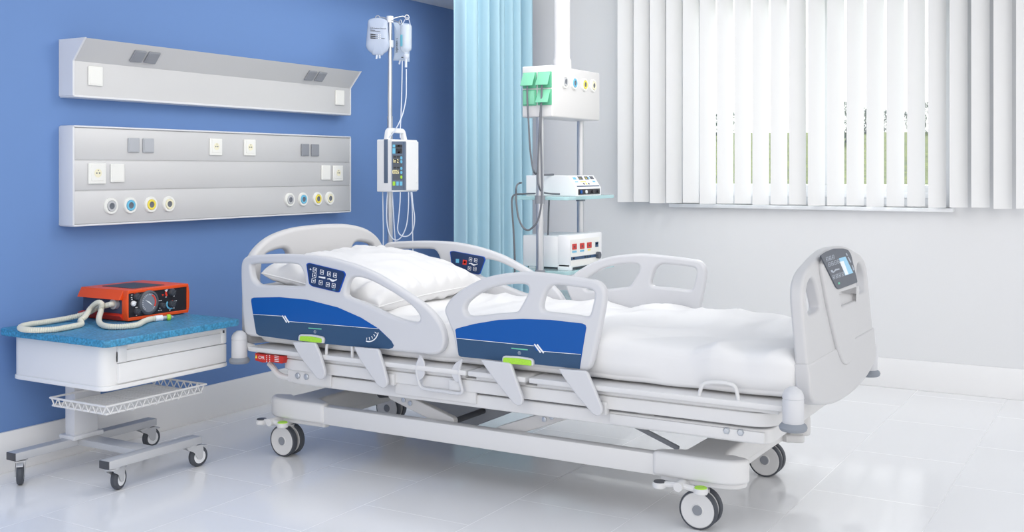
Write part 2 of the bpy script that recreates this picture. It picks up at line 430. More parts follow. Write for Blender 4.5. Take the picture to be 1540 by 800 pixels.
for px, py, mt in ((200, 218.5, 'switchgrey'), (222, 219, 'switchgrey'), (458, 225.5, 'switchdark'), (473, 226, 'switchdark')):
    c = ctr(px, py); plate(lp, c.x, c.z, .062, .066, FY, mt, 'light_switch', lab='dark grey switch' if mt == 'switchdark' else 'mid grey switch')

up = thing('headwall_panel', 'upper grey headwall panel with slanted top lip and four grey switches', 'wall panel', ((X0 + X1) / 2, WY, 1.57), 'grey headwall panels on the blue wall')
prof = [(WY, 1.572), (FY, 1.572), (FY, 1.718), (WY - .168, 1.812), (WY, 1.812)]
yz = frame((X0 + .004, 0, 0), (0, 1, 0), (0, 0, 1))
MB().prism(prof, yz, X1 - X0 - .008, bev=.002).build('housing', 'alu', up, 20)
for x in (X0, X1):
    pr = [(WY, 1.568), (FY - .003, 1.568), (FY - .003, 1.718), (WY - .172, 1.814), (WY, 1.814)]
    MB().prism(pr, frame((x - .004, 0, 0), (0, 1, 0), (0, 0, 1)), .010, bev=.002).build('end_cap', 'alucap', up, 20)
MB().box(X0, X1, FY - .006, WY, 1.562, 1.572, .003).build('bottom_rim', 'alucap', up)
for px, py in ((142.5, 114.5), (510, 147)):
    c = ctr(px, py); plate(up, c.x, c.z, .075, .085, FY, 'ivory', 'switch_plate')
sl = Vector((0, WY - .168 - FY, 1.812 - 1.718)).normalized()
for xx in (3.395, 3.475, 4.568, 4.650):
    fr = frame((xx, (FY + WY - .168) / 2, 1.765), (1, 0, 0), sl)
    plate(up, 0, 0, .066, .062, 0, 'switchdark', 'light_switch', fr, 'dark grey switch')

# ------------------------------------------------------------------ hospital bed
BX0, BX1, BC = 3.48, 4.52, 4.0
bed = thing('hospital_bed', 'white adjustable hospital bed with blue side rail panels', 'hospital bed', (BC, 2.2, 0))
def yzframe(X): return frame((X, 0, 0), (0, 1, 0), (0, 0, 1))      # u = Y, v = Z, normal +X
def onX(pts, X): 
    r = []
    for a, b in pts:
        p = P(a, b, X=X); r.append((p.y, p.z))
    return r
# --- head rail outline (traced on the rail's own plane, real thickness)
c5 = lambda pts: crop(pts, 340, 320, 2.856)
c4 = lambda pts: crop(pts, 660, 400, 3.335)
HEAD_OUT = smooth_closed(onX(c5([(61, 260), (64, 215), (78, 192), (105, 183), (180, 179), (260, 178), (340, 181), (420, 190), (520, 214), (620, 252), (700, 297), (780, 348), (850, 397), (900, 448), (930, 500), (938, 545), (932, 580), (915, 602), (885, 611), (830, 606), (720, 595), (560, 578), (430, 564), (280, 549), (150, 536), (95, 528), (78, 512), (71, 470), (65, 380)]), BX0))
HEAD_H1 = smooth_closed(onX(c5([(105, 232), (112, 222), (150, 219), (230, 218), (290, 220), (312, 228), (327, 252), (336, 285), (337, 303), (330, 314), (300, 316), (220, 313), (155, 311), (130, 302), (112, 278)]), BX0))
HEAD_H2 = smooth_closed(onX(c5([(513, 340), (520, 305), (533, 284), (556, 277), (590, 282), (640, 302), (720, 347), (790, 397), (822, 434), (830, 455), (823, 467), (800, 469), (750, 458), (690, 435), (620, 402), (560, 377), (520, 360)]), BX0))
HEAD_PANEL = onX(c5([(108, 378), (110, 368), (120, 364), (230, 362), (350, 373), (480, 406), (580, 450), (655, 497), (710, 550), (721, 570), (716, 580), (700, 585), (500, 570), (300, 549), (142, 527), (131, 518), (124, 480), (114, 420)]), BX0)
HEAD_NAVY = onX(c5([(118, 437), (250, 445), (262, 467), (655, 499), (710, 550), (721, 570), (716, 580), (700, 585), (500, 570), (300, 549), (142, 527), (131, 518), (124, 480)]), BX0)
FOOT_OUT = smooth_closed(onX(c4([(27, 235), (29, 208), (42, 182), (70, 150), (120, 112), (200, 70), (280, 46), (370, 34), (470, 31), (600, 45), (740, 65), (790, 76), (818, 98), (832, 135), (829, 190), (815, 270), (797, 360), (775, 455), (762, 500), (746, 521), (715, 528), (600, 513), (480, 498), (330, 479), (140, 459), (102, 452), (88, 435), (80, 400), (68, 340), (48, 290)]), BX0))
FOOT_H1 = smooth_closed(onX(c4([(127, 222), (131, 200), (148, 178), (190, 145), (240, 118), (310, 99), (380, 91), (425, 93), (443, 103), (447, 125), (435, 155), (415, 192), (398, 220), (380, 232), (330, 237), (260, 243), (180, 252), (150, 251), (134, 240)]), BX0))
FOOT_H2 = smooth_closed(onX(c4([(514, 208), (520, 170), (533, 135), (550, 110), (572, 98), (610, 97), (700, 109), (755, 118), (773, 130), (777, 150), (770, 190), (758, 235), (748, 251), (725, 255), (680, 247), (600, 238), (545, 232), (523, 225)]), BX0))
FOOT_PANEL = onX(c4([(83, 320), (90, 313), (180, 290), (300, 270), (420, 265), (560, 270), (720, 288), (736, 296), (740, 310), (725, 400), (707, 516), (560, 501), (330, 476), (112, 455), (100, 447), (92, 390)]), BX0)
FOOT_NAVY = onX(c4([(90, 362), (475, 400), (490, 425), (715, 443), (707, 516), (560, 501), (330, 476), (112, 455), (100, 447)]), BX0)

def quad_line(a, b, w):
    a = Vector(a); b = Vector(b); d = (b - a).normalized(); n = Vector((-d.y, d.x)) * w / 2
    return [a - n, b - n, b + n, a + n]
def arm(pts, X, T=.014):
    return MB().prism(pts, yzframe(X), T, bev=.004)

def side_rail(near, kind):
    """one side rail; near: outer face towards -X"""
    T = .036
    X = BX0 if near else BX1 - T
    r = MB().prism(HEAD_OUT if kind == 'head' else FOOT_OUT, yzframe(X), T,
                   [HEAD_H1, HEAD_H2] if kind == 'head' else [FOOT_H1, FOOT_H2], bev=.012, br=4).build('side_rail', 'plastic', bed, 60)
    # outer face decals
    sgn = -1 if near else 1
    XO = BX0 if near else BX1
    def dec(name, pts, mats, lift, par=r, lab=None, thick=.0012):
        o = MB().prism(pts, yzframe(XO + (-(lift + thick) if near else lift)), thick).build(name, mats, par)
        if lab: o['label'] = lab
        return o
    pan, nav = (HEAD_PANEL, HEAD_NAVY) if kind == 'head' else (FOOT_PANEL, FOOT_NAVY)
    mk = MB(); f = lambda lift, th: yzframe(XO + (-(lift + th) if near else lift))
    mk.prism(pan, f(0, .0012), .0012, mi=0)
    mk.prism(nav, f(.0012, .0006), .0006, mi=1)
    if kind == 'head':
        L = [((118, 436), (248, 444)), ((265, 466), (655, 498))]; S = [((243, 441), (262, 471)), ((253, 442), (272, 472))]; G = ((355, 495), (411, 499)); cc = c5; sy = (383, 511)
    else:
        L = [((90, 362), (478, 400)), ((515, 427), (714, 443))]; S = [((480, 391), (512, 434)), ((494, 393), (527, 436))]; G = ((365, 412), (447, 420)); cc = c4; sy = (405, 436)
    for a, b in L: mk.prism(quad_line(*onX(cc([a, b]), BX0), .0018), f(.0018, .0004), .0004, mi=2)
    for a, b in S: mk.prism(quad_line(*onX(cc([a, b]), BX0), .006), f(.0018, .0006), .0006, mi=2)
    mk.prism(quad_line(*onX(cc([G[0], G[1]]), BX0), .004), f(.0018, .0004), .0004, mi=3)
    sc = onX(cc([sy]), BX0)[0]
    ringp = lambda rr: [(sc[0] + rr * math.cos(a * PI / 10), sc[1] + rr * math.sin(a * PI / 10)) for a in range(20)]
    mk.prism(ringp(.0065), f(.0018, .0004), .0004, [ringp(.0052)], mi=4)
    if near:
        mk.text('R', frame((XO - .0022, sc[0], sc[1]), (0, -1, 0), (0, 0, 1)), .011, .0002, mi=4)
    if kind == 'head':
        arc = [(602, 550), (615, 553), (632, 548), (646, 535), (655, 514)]
        ap = smooth_open([(*q, 0) for q in onX(c5(arc), BX0)], 5)
        for a, b in zip(ap[:-1], ap[1:]): mk.prism(quad_line(a[:2], b[:2], .0045), f(.0018, .0004), .0004, mi=2)
        for a, b in (((606, 536), (605, 545)), ((616, 534), (618, 545)), ((626, 529), (631, 540)), ((635, 521), (641, 530)), ((640, 512), (648, 518))):
            mk.prism(quad_line(*onX(c5([a, b]), BX0), .003), f(.0018, .0004), .0004, mi=2)
    mk.build('decal_panel', ['blue', 'navy', 'white', 'greenline', 'keyline'], r)['label'] = 'blue panel with darker lower band'
    # lime release handle
    if kind == 'head':
        HO = c5([(318, 548), (319, 527), (327, 520), (370, 521), (418, 529), (428, 538), (427, 560), (370, 555)]); HI = c5([(327, 547), (328, 529), (334, 527), (375, 529), (418, 537), (421, 541), (420, 557)])
    else:
        HO = c4([(325, 482), (326, 456), (334, 448), (400, 450), (468, 461), (481, 470), (483, 499), (400, 491)]); HI = c4([(333, 484), (334, 459), (340, 456), (400, 459), (468, 469), (474, 474), (474, 497)])
    ho = MB().prism(round_poly(onX(HO, BX0), .006), f(0, .014), .014, bev=.004).build('release_handle', 'plastic', r)
    MB().prism(round_poly(onX(HI, BX0), .004), f(.012, .006), .006, bev=.002).build('grip', 'lime', ho)['label'] = 'lime green grip'
    # swing arms down to the deck frame
    c8 = lambda pts: crop(pts, 380, 500, 3.208)
    if kind == 'head':
        A = [c8([(188, 45), (300, 50), (325, 110), (347, 185), (346, 212), (332, 230), (312, 226), (295, 205), (225, 115)]),
             c8([(485, 70), (605, 80), (630, 160), (650, 240), (643, 264), (625, 271), (603, 258), (515, 130)])]
    else:
        A = [c4([(205, 470), (358, 488), (390, 580), (421, 668), (416, 695), (396, 704), (374, 692), (300, 600), (240, 520)]),
             c4([(595, 515), (740, 528), (785, 630), (820, 720), (813, 747), (792, 756), (768, 742), (690, 650), (635, 575)])]
    for a in A:
        XA = BX0 - .026 if near else BX1 + .026 - .016
        MB().prism(round_poly(onX(a, BX0 - .026), .012), yzframe(XA), .016, bev=.005).build('swing_arm', 'plastic', r)
    return r

rails = {}
for near in (True, False):
    for kind in ('head', 'foot'): rails[near, kind] = side_rail(near, kind)

def keypad(parent, X, pts, icons, cropf, edge=True):
    """a keypad on the face X (towards -X); icons given in the crop's own pixels"""
    m = MB(); out = round_poly(onX(cropf(pts), X), .006)
    m.prism(out, yzframe(X - .0030), .003, mi=1)
    c = sum((Vector(p) for p in out), Vector((0, 0))) / len(out)
    m.prism([c + (Vector(p) - c) * .955 for p in out], yzframe(X - .0036), .0015, mi=0)
    fr = lambda t=.0005: yzframe(X - .0041)
    def poly(p, mi): m.prism(onX(cropf(p), X), fr(), .0006, mi=mi)
    def ringbox(cx, cy, w, h, tilt, mi=2, th=.16):
        o = [(cx - w / 2, cy - h / 2 - tilt), (cx + w / 2, cy - h / 2 + tilt), (cx + w / 2 - w * .1, cy + h / 2 + tilt), (cx - w / 2 - w * .1, cy + h / 2 - tilt)]
        i = [(cx + (a - cx) * (1 - th * 1.5), cy + (b - cy) * (1 - th)) for a, b in o]
        m.prism(round_poly(onX(cropf(o), X), .002), fr(), .0006, [round_poly(onX(cropf(i), X), .0015)], mi=mi)
    for ic in icons:
        k = ic[0]
        if k in ('up', 'down', 'key'):
            _, cx, cy, w, h = ic; ringbox(cx, cy, w, h, w * .1)
            s = 1 if k == 'up' else -1
            if k == 'key': poly([(cx - w * .2, cy - h * .1), (cx + w * .15, cy - h * .18), (cx + w * .2, cy + h * .12), (cx - w * .1, cy + h * .2)], 2)
            else: poly([(cx, cy - s * h * .27), (cx + w * .24, cy + s * h * .18), (cx - w * .24, cy + s * h * .14)], 2)
        elif k == 'poly': poly(ic[1], ic[2])
    return m.build('control_panel', ['keypad', 'keyedge', 'white', 'redprint', 'ringblue'], parent)
ck = lambda p: crop(p, 450, 390, 13.333)
kp = keypad(rails[True, 'head'], BX0,
       [(150, 90), (200, 68), (905, 238), (942, 300), (815, 660), (760, 658), (270, 540), (205, 490)],
       [('key', 330, 212, 78, 88), ('key', 318, 318, 78, 88), ('key', 303, 428, 78, 88),
        ('up', 470, 255, 72, 90), ('up', 613, 290, 72, 90), ('up', 733, 318, 72, 90), ('down', 446, 466, 72, 90), ('down', 588, 505, 72, 90), ('down', 706, 527, 72, 90),
        ('poly', [(398, 342), (420, 338), (470, 346), (535, 352), (536, 386), (490, 382), (400, 360)], 2),
        ('poly', [(572, 384), (620, 375), (680, 405), (735, 408), (755, 388), (770, 410), (735, 432), (690, 450), (655, 440), (620, 400), (575, 400)], 2),
        ('poly', [(205, 180), (225, 195), (238, 170), (243, 200), (265, 205), (240, 215)], 2), ('poly', [(680, 605), (730, 605), (740, 615), (682, 612)], 4)], ck)
kp['label'] = 'navy keypad with white bed position icons'
cf = lambda p: crop(p, 660, 370, 12.833)
kp = keypad(rails[False, 'head'], BX1 - .036,
       [(218, 105), (275, 92), (880, 205), (905, 260), (805, 540), (760, 548), (295, 455), (258, 410)],
       [('poly', [(335, 245), (398, 248), (396, 325), (333, 320)], 4), ('poly', [(472, 262), (548, 275), (540, 365), (465, 355)], 3),
        ('poly', [(502, 280), (520, 283), (519, 300), (534, 304), (531, 322), (516, 320), (514, 340), (498, 338), (499, 319), (484, 316), (486, 299), (501, 300)], 2),
        ('up', 622, 256, 60, 72), ('up', 722, 274, 60, 72), ('down', 602, 428, 60, 72), ('down', 705, 442, 60, 72),
        ('poly', [(588, 330), (630, 320), (680, 348), (735, 350), (745, 332), (757, 350), (720, 366), (680, 382), (650, 365), (625, 342), (590, 346)], 2)], cf)
kp['label'] = 'navy keypad with red cross button'

# --- headboard and footboard
def half(pts): return [(BC + a, z) for a, z in pts] + [(BC - a, z) for a, z in reversed(pts)]
def xzframe(Y): return frame((0, Y, 0), (1, 0, 0), (0, 0, 1))      # normal -Y
hb_out = smooth_closed(half([(.06, .989), (.2, .982), (.33, .957), (.42, .915), (.475, .86), (.497, .80), (.5, .7), (.5, .56), (.49, .50), (.44, .485), (.25, .478), (.06, .475)]), 4)
hb_hole = smooth_closed([(p.x, p.z) for p in (P(a, b, Y=3.392) for a, b in ((529, 386), (530, 375), (534, 366.5), (541, 363.5), (556, 366), (562.5, 372), (564.5, 386), (565, 402), (560, 407), (535, 407)))], 4)
mir = lambda pts: [(2 * BC - a, z) for a, z in reversed(pts)]
hb = MB().prism(hb_out, xzframe(3.432), .042, [hb_hole, mir(hb_hole)], bev=.018, br=4).build('headboard', 'board', bed, 60)

# the footboard leans a few degrees towards the mattress
FBC, LEAN, FZ = 4.02, math.radians(5), .50
FO = Vector((0, .957, FZ)); FU = Vector((1, 0, 0)); FV = Vector((0, math.sin(LEAN), math.cos(LEAN))); FN = FU.cross(FV)
def fbf(off=0): return frame(FO + FN * off, FU, FV)
def PF(x, y, off=0):
    d = ray(x, y); t = (FO + FN * off - Vector((0, 0, CAMH))).dot(FN) / d.dot(FN)
    p = Vector((0, 0, CAMH)) + d * t - FO - FN * off
    return (p.dot(FU), p.dot(FV))
def fhalf(pts): return [(FBC + a, (z - FZ) / math.cos(LEAN)) for a, z in pts] + [(FBC - a, (z - FZ) / math.cos(LEAN)) for a, z in reversed(pts)]
fb_out = smooth_closed(fhalf([(.08, .968), (.2, .954), (.3, .934), (.385, .914), (.44, .886), (.466, .85), (.474, .79), (.475, .6), (.472, .52), (.44, .487), (.3, .455), (.1, .437)]), 4)
fh = smooth_closed([(FBC + a, (z - FZ)) for a, z in ((-.424, .79), (-.427, .83), (-.405, .862), (-.37, .880), (-.335, .885), (-.305, .87), (-.28, .83), (-.262, .79), (-.268, .776), (-.31, .770), (-.38, .768), (-.412, .772))], 3)
fmir = [(2 * FBC - a, z) for a, z in reversed(fh)]
c15 = lambda pts: crop(pts, 1180, 360, 6.664)
slot = round_poly([PF(a, b, .014) for a, b in c15([(548, 556), (742, 492), (746, 600), (575, 672)])], .006)
slot2 = [(a, b) for a, b in slot]
fb = MB().prism(fb_out, fbf(-.044), .044, [fh, fmir], bev=.011, br=5).build('footboard', 'board', bed, 60)
rib = [(FBC + a, z - FZ) for a, z in ((-.24, .925), (-.13, .946), (0, .952), (.13, .946), (.24, .925), (.225, .84), (.185, .74), (.11, .60), (.04, .55), (-.04, .55), (-.11, .60), (-.185, .74), (-.225, .84))]
MB().prism(smooth_closed(rib, 3), fbf(-.006), .020, [slot], bev=.009, br=4).build('centre_rib', 'board', fb, 60)
MB().prism(fhalf([(.482, .618), (.484, .53), (.478, .505), (.45, .487), (.38, .468), (.3, .453), (.2, .441), (.1, .435), (0, .433)]), fbf(-.047), .052, bev=.010).build('skirt', 'board', fb, 60)
def onFB(pts): return [PF(a, b, .019) for a, b in c15(pts)]
m = MB(); m.prism(round_poly(onFB([(365, 165), (420, 125), (500, 92), (590, 90), (640, 105), (668, 150), (735, 430), (545, 502), (520, 480)]), .012), fbf(.0135), .005, bev=.001, mi=0)
k3 = fbf(.0185)
m.prism(onFB([(545, 190), (610, 172), (688, 335), (608, 362)]), k3, .0006, mi=1)
m.prism(onFB([(552, 225), (590, 215), (640, 348), (610, 358)]), k3, .0010, mi=2)
for i in range(4):
    for j, (cx, cy) in enumerate(((425, 198), (447, 252), (492, 378))):
        if j == 0 and i == 3: continue
        cx2, cy2 = cx + i * 30 + (0 if j else 0), cy - i * 10
        o_ = [(cx2 - 11, cy2 - 18), (cx2 + 9, cy2 - 25), (cx2 + 16, cy2 + 16), (cx2 - 5, cy2 + 23)]
        ii = [(cx2 + (a - cx2) * .72, cy2 + (b - cy2) * .78) for a, b in o_]
        m.prism(onFB(o_), k3, .0005, [onFB(ii)], mi=3)
        m.prism(onFB([(cx2 - 2, cy2 - 8), (cx2 + 6, cy2 + 5), (cx2 - 4, cy2 + 8)]), k3, .0005, mi=3)
m.prism(onFB([(462, 310), (478, 305), (490, 322), (510, 296), (548, 290), (552, 302), (515, 312), (492, 336), (470, 328)]), k3, .0005, mi=3)
m.prism(onFB([(536, 432), (552, 428), (556, 446), (541, 452)]), k3, .0006, mi=4)
for a, b in (((612, 140), (625, 165)), ((632, 178), (660, 232)), ((672, 262), (690, 310))):
    m.prism(onFB([(a[0], a[1]), (a[0] + 10, a[1] - 4), (b[0] + 10, b[1] - 4), (b[0], b[1])]), k3, .0004, mi=3)
m.build('control_panel', ['keydark', 'lcd', 'lcdwhite', 'keyline', 'greenline'], fb)['label'] = 'charcoal keypad with small blue screen'

# --- corner bumpers
def bumper(x, y):
    m = Matrix.Translation((x, y, 0))
    o = MB().lathe([(0, .555), (.012, .555), (.016, .552), (.026, .545), (.033, .532), (.0345, .52), (.0325, .517), (.034, .514), (.034, .44), (.030, .432), (0, .432)], m).build('corner_bumper', 'plastic', bed)
    MB().lathe([(0, .441), (.034, .441), (.042, .434), (.045, .427), (.042, .418), (.038, .415), (0, .415)], m).build('rubber_foot', 'greyrubber', o)
    yy = 3.43 if y > 2 else .985
    MB().cyl((x, y, .50), (BC + (x - BC) * .9, y + (-.03 if y > 2 else .03), .475), .016).build('bracket', 'frame', o)
for x in (3.462, 4.538):
    bumper(x, 3.40); bumper(x, .992)

# --- mattress deck in four panels and its frames
for a, b in ((3.36, 2.245), (2.235, 1.985), (1.97, 1.03)):
    m = MB().box(3.472, 4.528, b, a, .468, .488, .004)
    m.box(3.50, 4.50, b + .02, a - .02, .452, .470, .002)
    m.build('deck_panel', 'frame', bed)
def ringrect(x0, x1, y0, y1, w, r):
    o = [(x0, y0), (x1, y0), (x1, y1), (x0, y1)]; i = [(x0 + w, y0 + w), (x1 - w, y0 + w), (x1 - w, y1 - w), (x0 + w, y1 - w)]
    return round_poly(o, r, 8), round_poly(i, max(r - w, .01), 8)
o_, i_ = ringrect(3.497, 4.503, 1.065, 3.22, .035, .10)
m = MB(); m.prism(o_, ID @ Matrix.Translation((0, 0, .402)), .046, [i_], bev=.005)
o2, i2 = ringrect(3.508, 4.492, 1.09, 3.20, .03, .09)
m.prism(o2, Matrix.Translation((0, 0, .440)), .014, [i2], bev=.003)
m.build('side_channel', 'frame', bed)
o_, i_ = ringrect(3.515, 4.485, 1.085, 3.17, .05, .06)
m = MB(); m.prism(o_, Matrix.Translation((0, 0, .342)), .05, [i_], bev=.006)
m.box(3.53, 4.47, 1.50, 1.56, .345, .395); m.box(3.53, 4.47, 2.68, 2.74, .345, .395)
m.box(3.507, 3.517, 2.93, 3.165, .350, .435, .003); m.box(3.505, 3.518, 2.22, 2.60, .358, .44, .003); m.box(3.505, 3.518, 1.10, 1.66, .349, .385, .003)
m.build('lower_frame', 'frame', bed)
for px, py in ((448, 565), (461, 566.5), (610, 568), (658, 574), (1093, 647.5), (1114, 650)):
    p = P(px, py, X=3.506); MB().lathe([(0, 0), (.0125, 0), (.0125, .004), (.009, .0075), (0, .0085)], Matrix.Translation(p) @ Vector((-1, 0, 0)).to_track_quat('Z', 'Y').to_matrix().to_4x4(), 6 if px > 600 else 16).build('bolt', 'bolt', bed)
# latch blocks where the swing arms end
for px, py in ((588, 571), (906, 614)):
    p = P(px, py, X=3.49); MB().box(3.484, 3.512, p.y - .018, p.y + .012, p.z - .022, p.z + .024, .004).build('latch_block', 'frame', bed)
# hoops above the deck edge
for A in ([(1051, 597), (1055, 582), (1062, 576), (1078, 575), (1096, 577), (1106, 583), (1111, 604)],
          [(491, 528), (492, 518), (498, 512), (508, 510), (522, 512), (529, 517), (530, 533)]):
    pts = [P(a, b, X=3.487) for a, b in A]; pts[0].z = pts[-1].z = .484
    MB().tube(smooth_open(pts, 5), .0065).build('deck_hoop', 'frame', bed)
# stirrup-shaped holder in the middle of the near side
cs = lambda p: crop(p, 500, 450, 5.335)
pts = [P(a, b, X=3.478) for a, b in cs([(712, 455), (690, 500), (676, 560), (682, 620), (697, 680), (722, 712), (790, 728), (900, 742), (1000, 756), (1030, 754), (1042, 735), (1032, 690), (1018, 630), (1016, 570), (1025, 520), (1040, 478)])]
m = MB().tube(smooth_open(pts, 4), .0065)
for tri in ([(708, 460), (738, 500), (744, 555), (738, 610), (715, 640), (690, 650), (678, 600), (680, 540)], [(1035, 490), (990, 510), (965, 545), (955, 580), (965, 625), (990, 660), (1020, 660), (1015, 580)]):
    m.prism(smooth_closed(onX(cs(tri), 3.478), 2), yzframe(3.474), .008, bev=.003)
m.build('bag_holder', 'plastic', bed)
p = P(683, 580, X=3.49); MB().box(3.484, 3.505, p.y - .03, p.y + .022, p.z - .018, p.z + .022, .004).build('holder_block', 'frame', bed)
# red emergency lever
m = MB(); pr = onX(crop([(190, 578), (262, 590), (345, 597), (435, 605), (430, 640), (418, 668), (368, 662), (330, 655), (255, 660), (190, 640)], 350, 430, 5.716), 3.475)
m.prism(pr, yzframe(3.475), .05, bev=.003)
tp = P(393, 538, X=3.474)
u_ = (P(420, 541, X=3.474) - P(385, 536.5, X=3.474)).normalized()
m.text('CPR', frame((3.4745, tp.y, tp.z), u_, u_.cross(Vector((-1, 0, 0))) * -1), .019, .0004, mi=1)
yt = P(385.2, 536.5, X=3.474); m.prism([(yt.y + .006, yt.z - .006), (yt.y - .006, yt.z - .006), (yt.y, yt.z + .008)], yzframe(3.4738), .001, mi=2)
for k in range(4):
    p = P(416, 535.5 + k * 2.6, X=3.474); m.box(3.4738, 3.4746, p.y - .012, p.y + .012, p.z - .0012, p.z + .0012, 0, 1)
for px in (401, 405.5):
    for k in range(4):
        p = P(px, 535 + k * 3, X=3.474); m.box(3.4738, 3.4746, p.y - .002, p.y + .002, p.z - .002, p.z + .002, 0, 1)
m.build('cpr_lever', ['red', 'white', 'yellow'], bed)['label'] = 'red emergency release lever'
pts = [P(a, b, X=3.52) for a, b in ((405, 546), (411, 553), (418, 562), (428, 567), (445, 569))]
MB().tube(smooth_open(pts, 4), .013).build('lever_bracket', 'frame', bed)

# --- base frame
def endcap(y0, y1, s):
    """cross member with flared ends; s = +1 head, -1 foot"""
    ym = (y0 + y1) / 2
    half_ = [(.30, -.07), (.36, -.085), (.40, -.155 if s < 0 else -.155), (.445, -.16), (.452, -.12), (.455, .05), (.44, .13), (.40, .165), (.37, .16), (.345, .10), (.30, .075)]
    pts = [(BC + a, ym - s * b * -1) for a, b in half_] + [(BC - a, ym - s * b * -1) for a, b in reversed(half_)]
    m = MB().prism(smooth_closed(pts, 3), Matrix.Translation((0, 0, .178)), .084, bev=.014)
    m.prism(smooth_closed([(BC + a * .93, ym + s * b * .9) for a, b in half_] + [(BC - a * .93, ym + s * b * .9) for a, b in reversed(half_)], 3), Matrix.Translation((0, 0, .155)), .03, bev=.008)
    return m
m = endcap(3.0, 3.34, 1); m.build('base_cross_member', 'frame', bed, 45)
m = endcap(1.19, 1.52, -1); m.build('base_cross_member', 'frame', bed, 45)
for x in (3.556, 4.394):
    MB().box(x, x + .05, 1.46, 3.03, .176, .252, .006).build('base_beam', 'frame', bed)
# lift linkage
def link(p, q, w, t, name='lift_arm', mt='frame'):
    p = Vector(p); q = Vector(q); d = (q - p); L = d.length
    fr = frame(p, d, Vector((1, 0, 0)).cross(d))
    m = MB().prism(round_poly([(-.02, -w / 2), (L + .02, -w / 2), (L + .02, w / 2), (-.02, w / 2)], w * .4), fr @ Matrix.Translation((0, 0, -t / 2)), t, bev=.004)
    return m, fr
a1, a2, b1, b2 = P(590, 593, X=3.625), P(676, 636, X=3.625), P(850, 621, X=3.625), P(752, 651, X=3.625)
for xs in (3.64, 4.36):
    m, fr = link((xs, a1.y, a1.z), (xs, a2.y, a2.z), .05, .03)
    for d in (.06, .095):
        m.lathe([(0, 0), (.010, 0), (.010, .004), (0, .006)], fr @ Matrix.Translation((d, 0, -.015)) @ Matrix.Rotation(PI, 4, 'X'), 14, 1); m.lathe([(0, 0), (.010, 0), (.010, .004), (0, .006)], fr @ Matrix.Translation((d, 0, .015)), 14, 1)
    m.build('lift_arm', ['frame', 'bolt'], bed)
    m, fr = link((xs, b1.y, b1.z), (xs, b2.y, b2.z), .05, .03)
    for d in (.06, .095):
        m.lathe([(0, 0), (.010, 0), (.010, .004), (0, .006)], fr @ Matrix.Translation((d, 0, -.015)) @ Matrix.Rotation(PI, 4, 'X'), 14, 1); m.lathe([(0, 0), (.010, 0), (.010, .004), (0, .006)], fr @ Matrix.Translation((d, 0, .015)), 14, 1)
    m.build('lift_arm', ['frame', 'bolt'], bed)
for x in (3.75, 4.25):
    m, fr = link((x + .04, 1.85, .34), (x + .04, 1.53, .225), .018, .012); m.build('lift_strut', 'greyplate', bed)
MB().cyl((3.63, a2.y, a2.z), (4.37, a2.y, a2.z), .012).build('pivot_rod', 'dark', bed)
MB().cyl((3.63, b2.y, b2.z), (4.37, b2.y, b2.z), .012).build('pivot_rod', 'dark', bed)
MB().cyl((3.63, a1.y, a1.z), (4.37, a1.y, a1.z), .012).build('pivot_rod', 'dark', bed)
m = MB().prism(round_poly([(2.64, .152), (2.50, .152), (2.28, .250), (2.28, .335), (2.78, .335), (2.78, .26)], .01), yzframe(3.88), .32, bev=.005); m.build('actuator_housing', 'greyplate', bed)
m = MB().cyl((4.0, 2.70, .285), (4.0, 3.05, .235), .03); m.box(3.95, 4.05, 2.80, 2.95, .22, .30, .01); m.build('lift_motor', 'dark', bed)

# --- casters with brake pedals
def wheel(m_parent, x, y, z, r, w, hubf=1):
    ax = frame((x, y, z), (0, 1, 0), (0, 0, 1))       # axle along X
    o = MB().lathe([(r * .88, -w / 2), (r * .97, -w / 2 + .001), (r, -w / 2 + .006), (r, w / 2 - .006), (r * .97, w / 2 - .001), (r * .88, w / 2)], ax, 40).build('wheel', 'rubber', m_parent)
    return o, ax
def bedcaster(x, y, far):
    c = MB().cyl((x, y, .128), (x, y, .185), .024).cyl((x, y, .10), (x, y, .135), .03)
    c.box(x - .008, x + .008, y - .02, y + .02, .055, .14, .004)
    c = c.build('caster', 'frame', bed)
    R = .0685
    for dx in (-.0235, .0235):
        ax = frame((x + dx, y, R), (0, 1, 0), (0, 0, 1)); w = .028
        o = MB().lathe([(R * .90, -w / 2), (R * .98, -w / 2 + .0015), (R, -w / 2 + .006), (R, w / 2 - .006), (R * .98, w / 2 - .0015), (R * .90, w / 2), (R * .90, -w / 2)], ax, 44)
        o.lathe([(0, -w / 2 - .001), (R * .30, -w / 2 - .001), (R * .33, -w / 2 + .001), (R * .86, -w / 2 - .001), (R * .91, -w / 2 + .002), (R * .91, w / 2 - .002), (R * .86, w / 2 + .001), (R * .33, w / 2 - .001), (R * .30, w / 2 + .001), (0, w / 2 + .001)], ax, 44, 1)
        o.lathe([(0, -w / 2 - .003), (R * .24, -w / 2 - .003), (R * .28, -w / 2), (R * .28, w / 2), (R * .24, w / 2 + .003), (0, w / 2 + .003)], ax, 28, 2)
        o.build('wheel', ['rubber', 'frame', 'hub'], c)
    return c
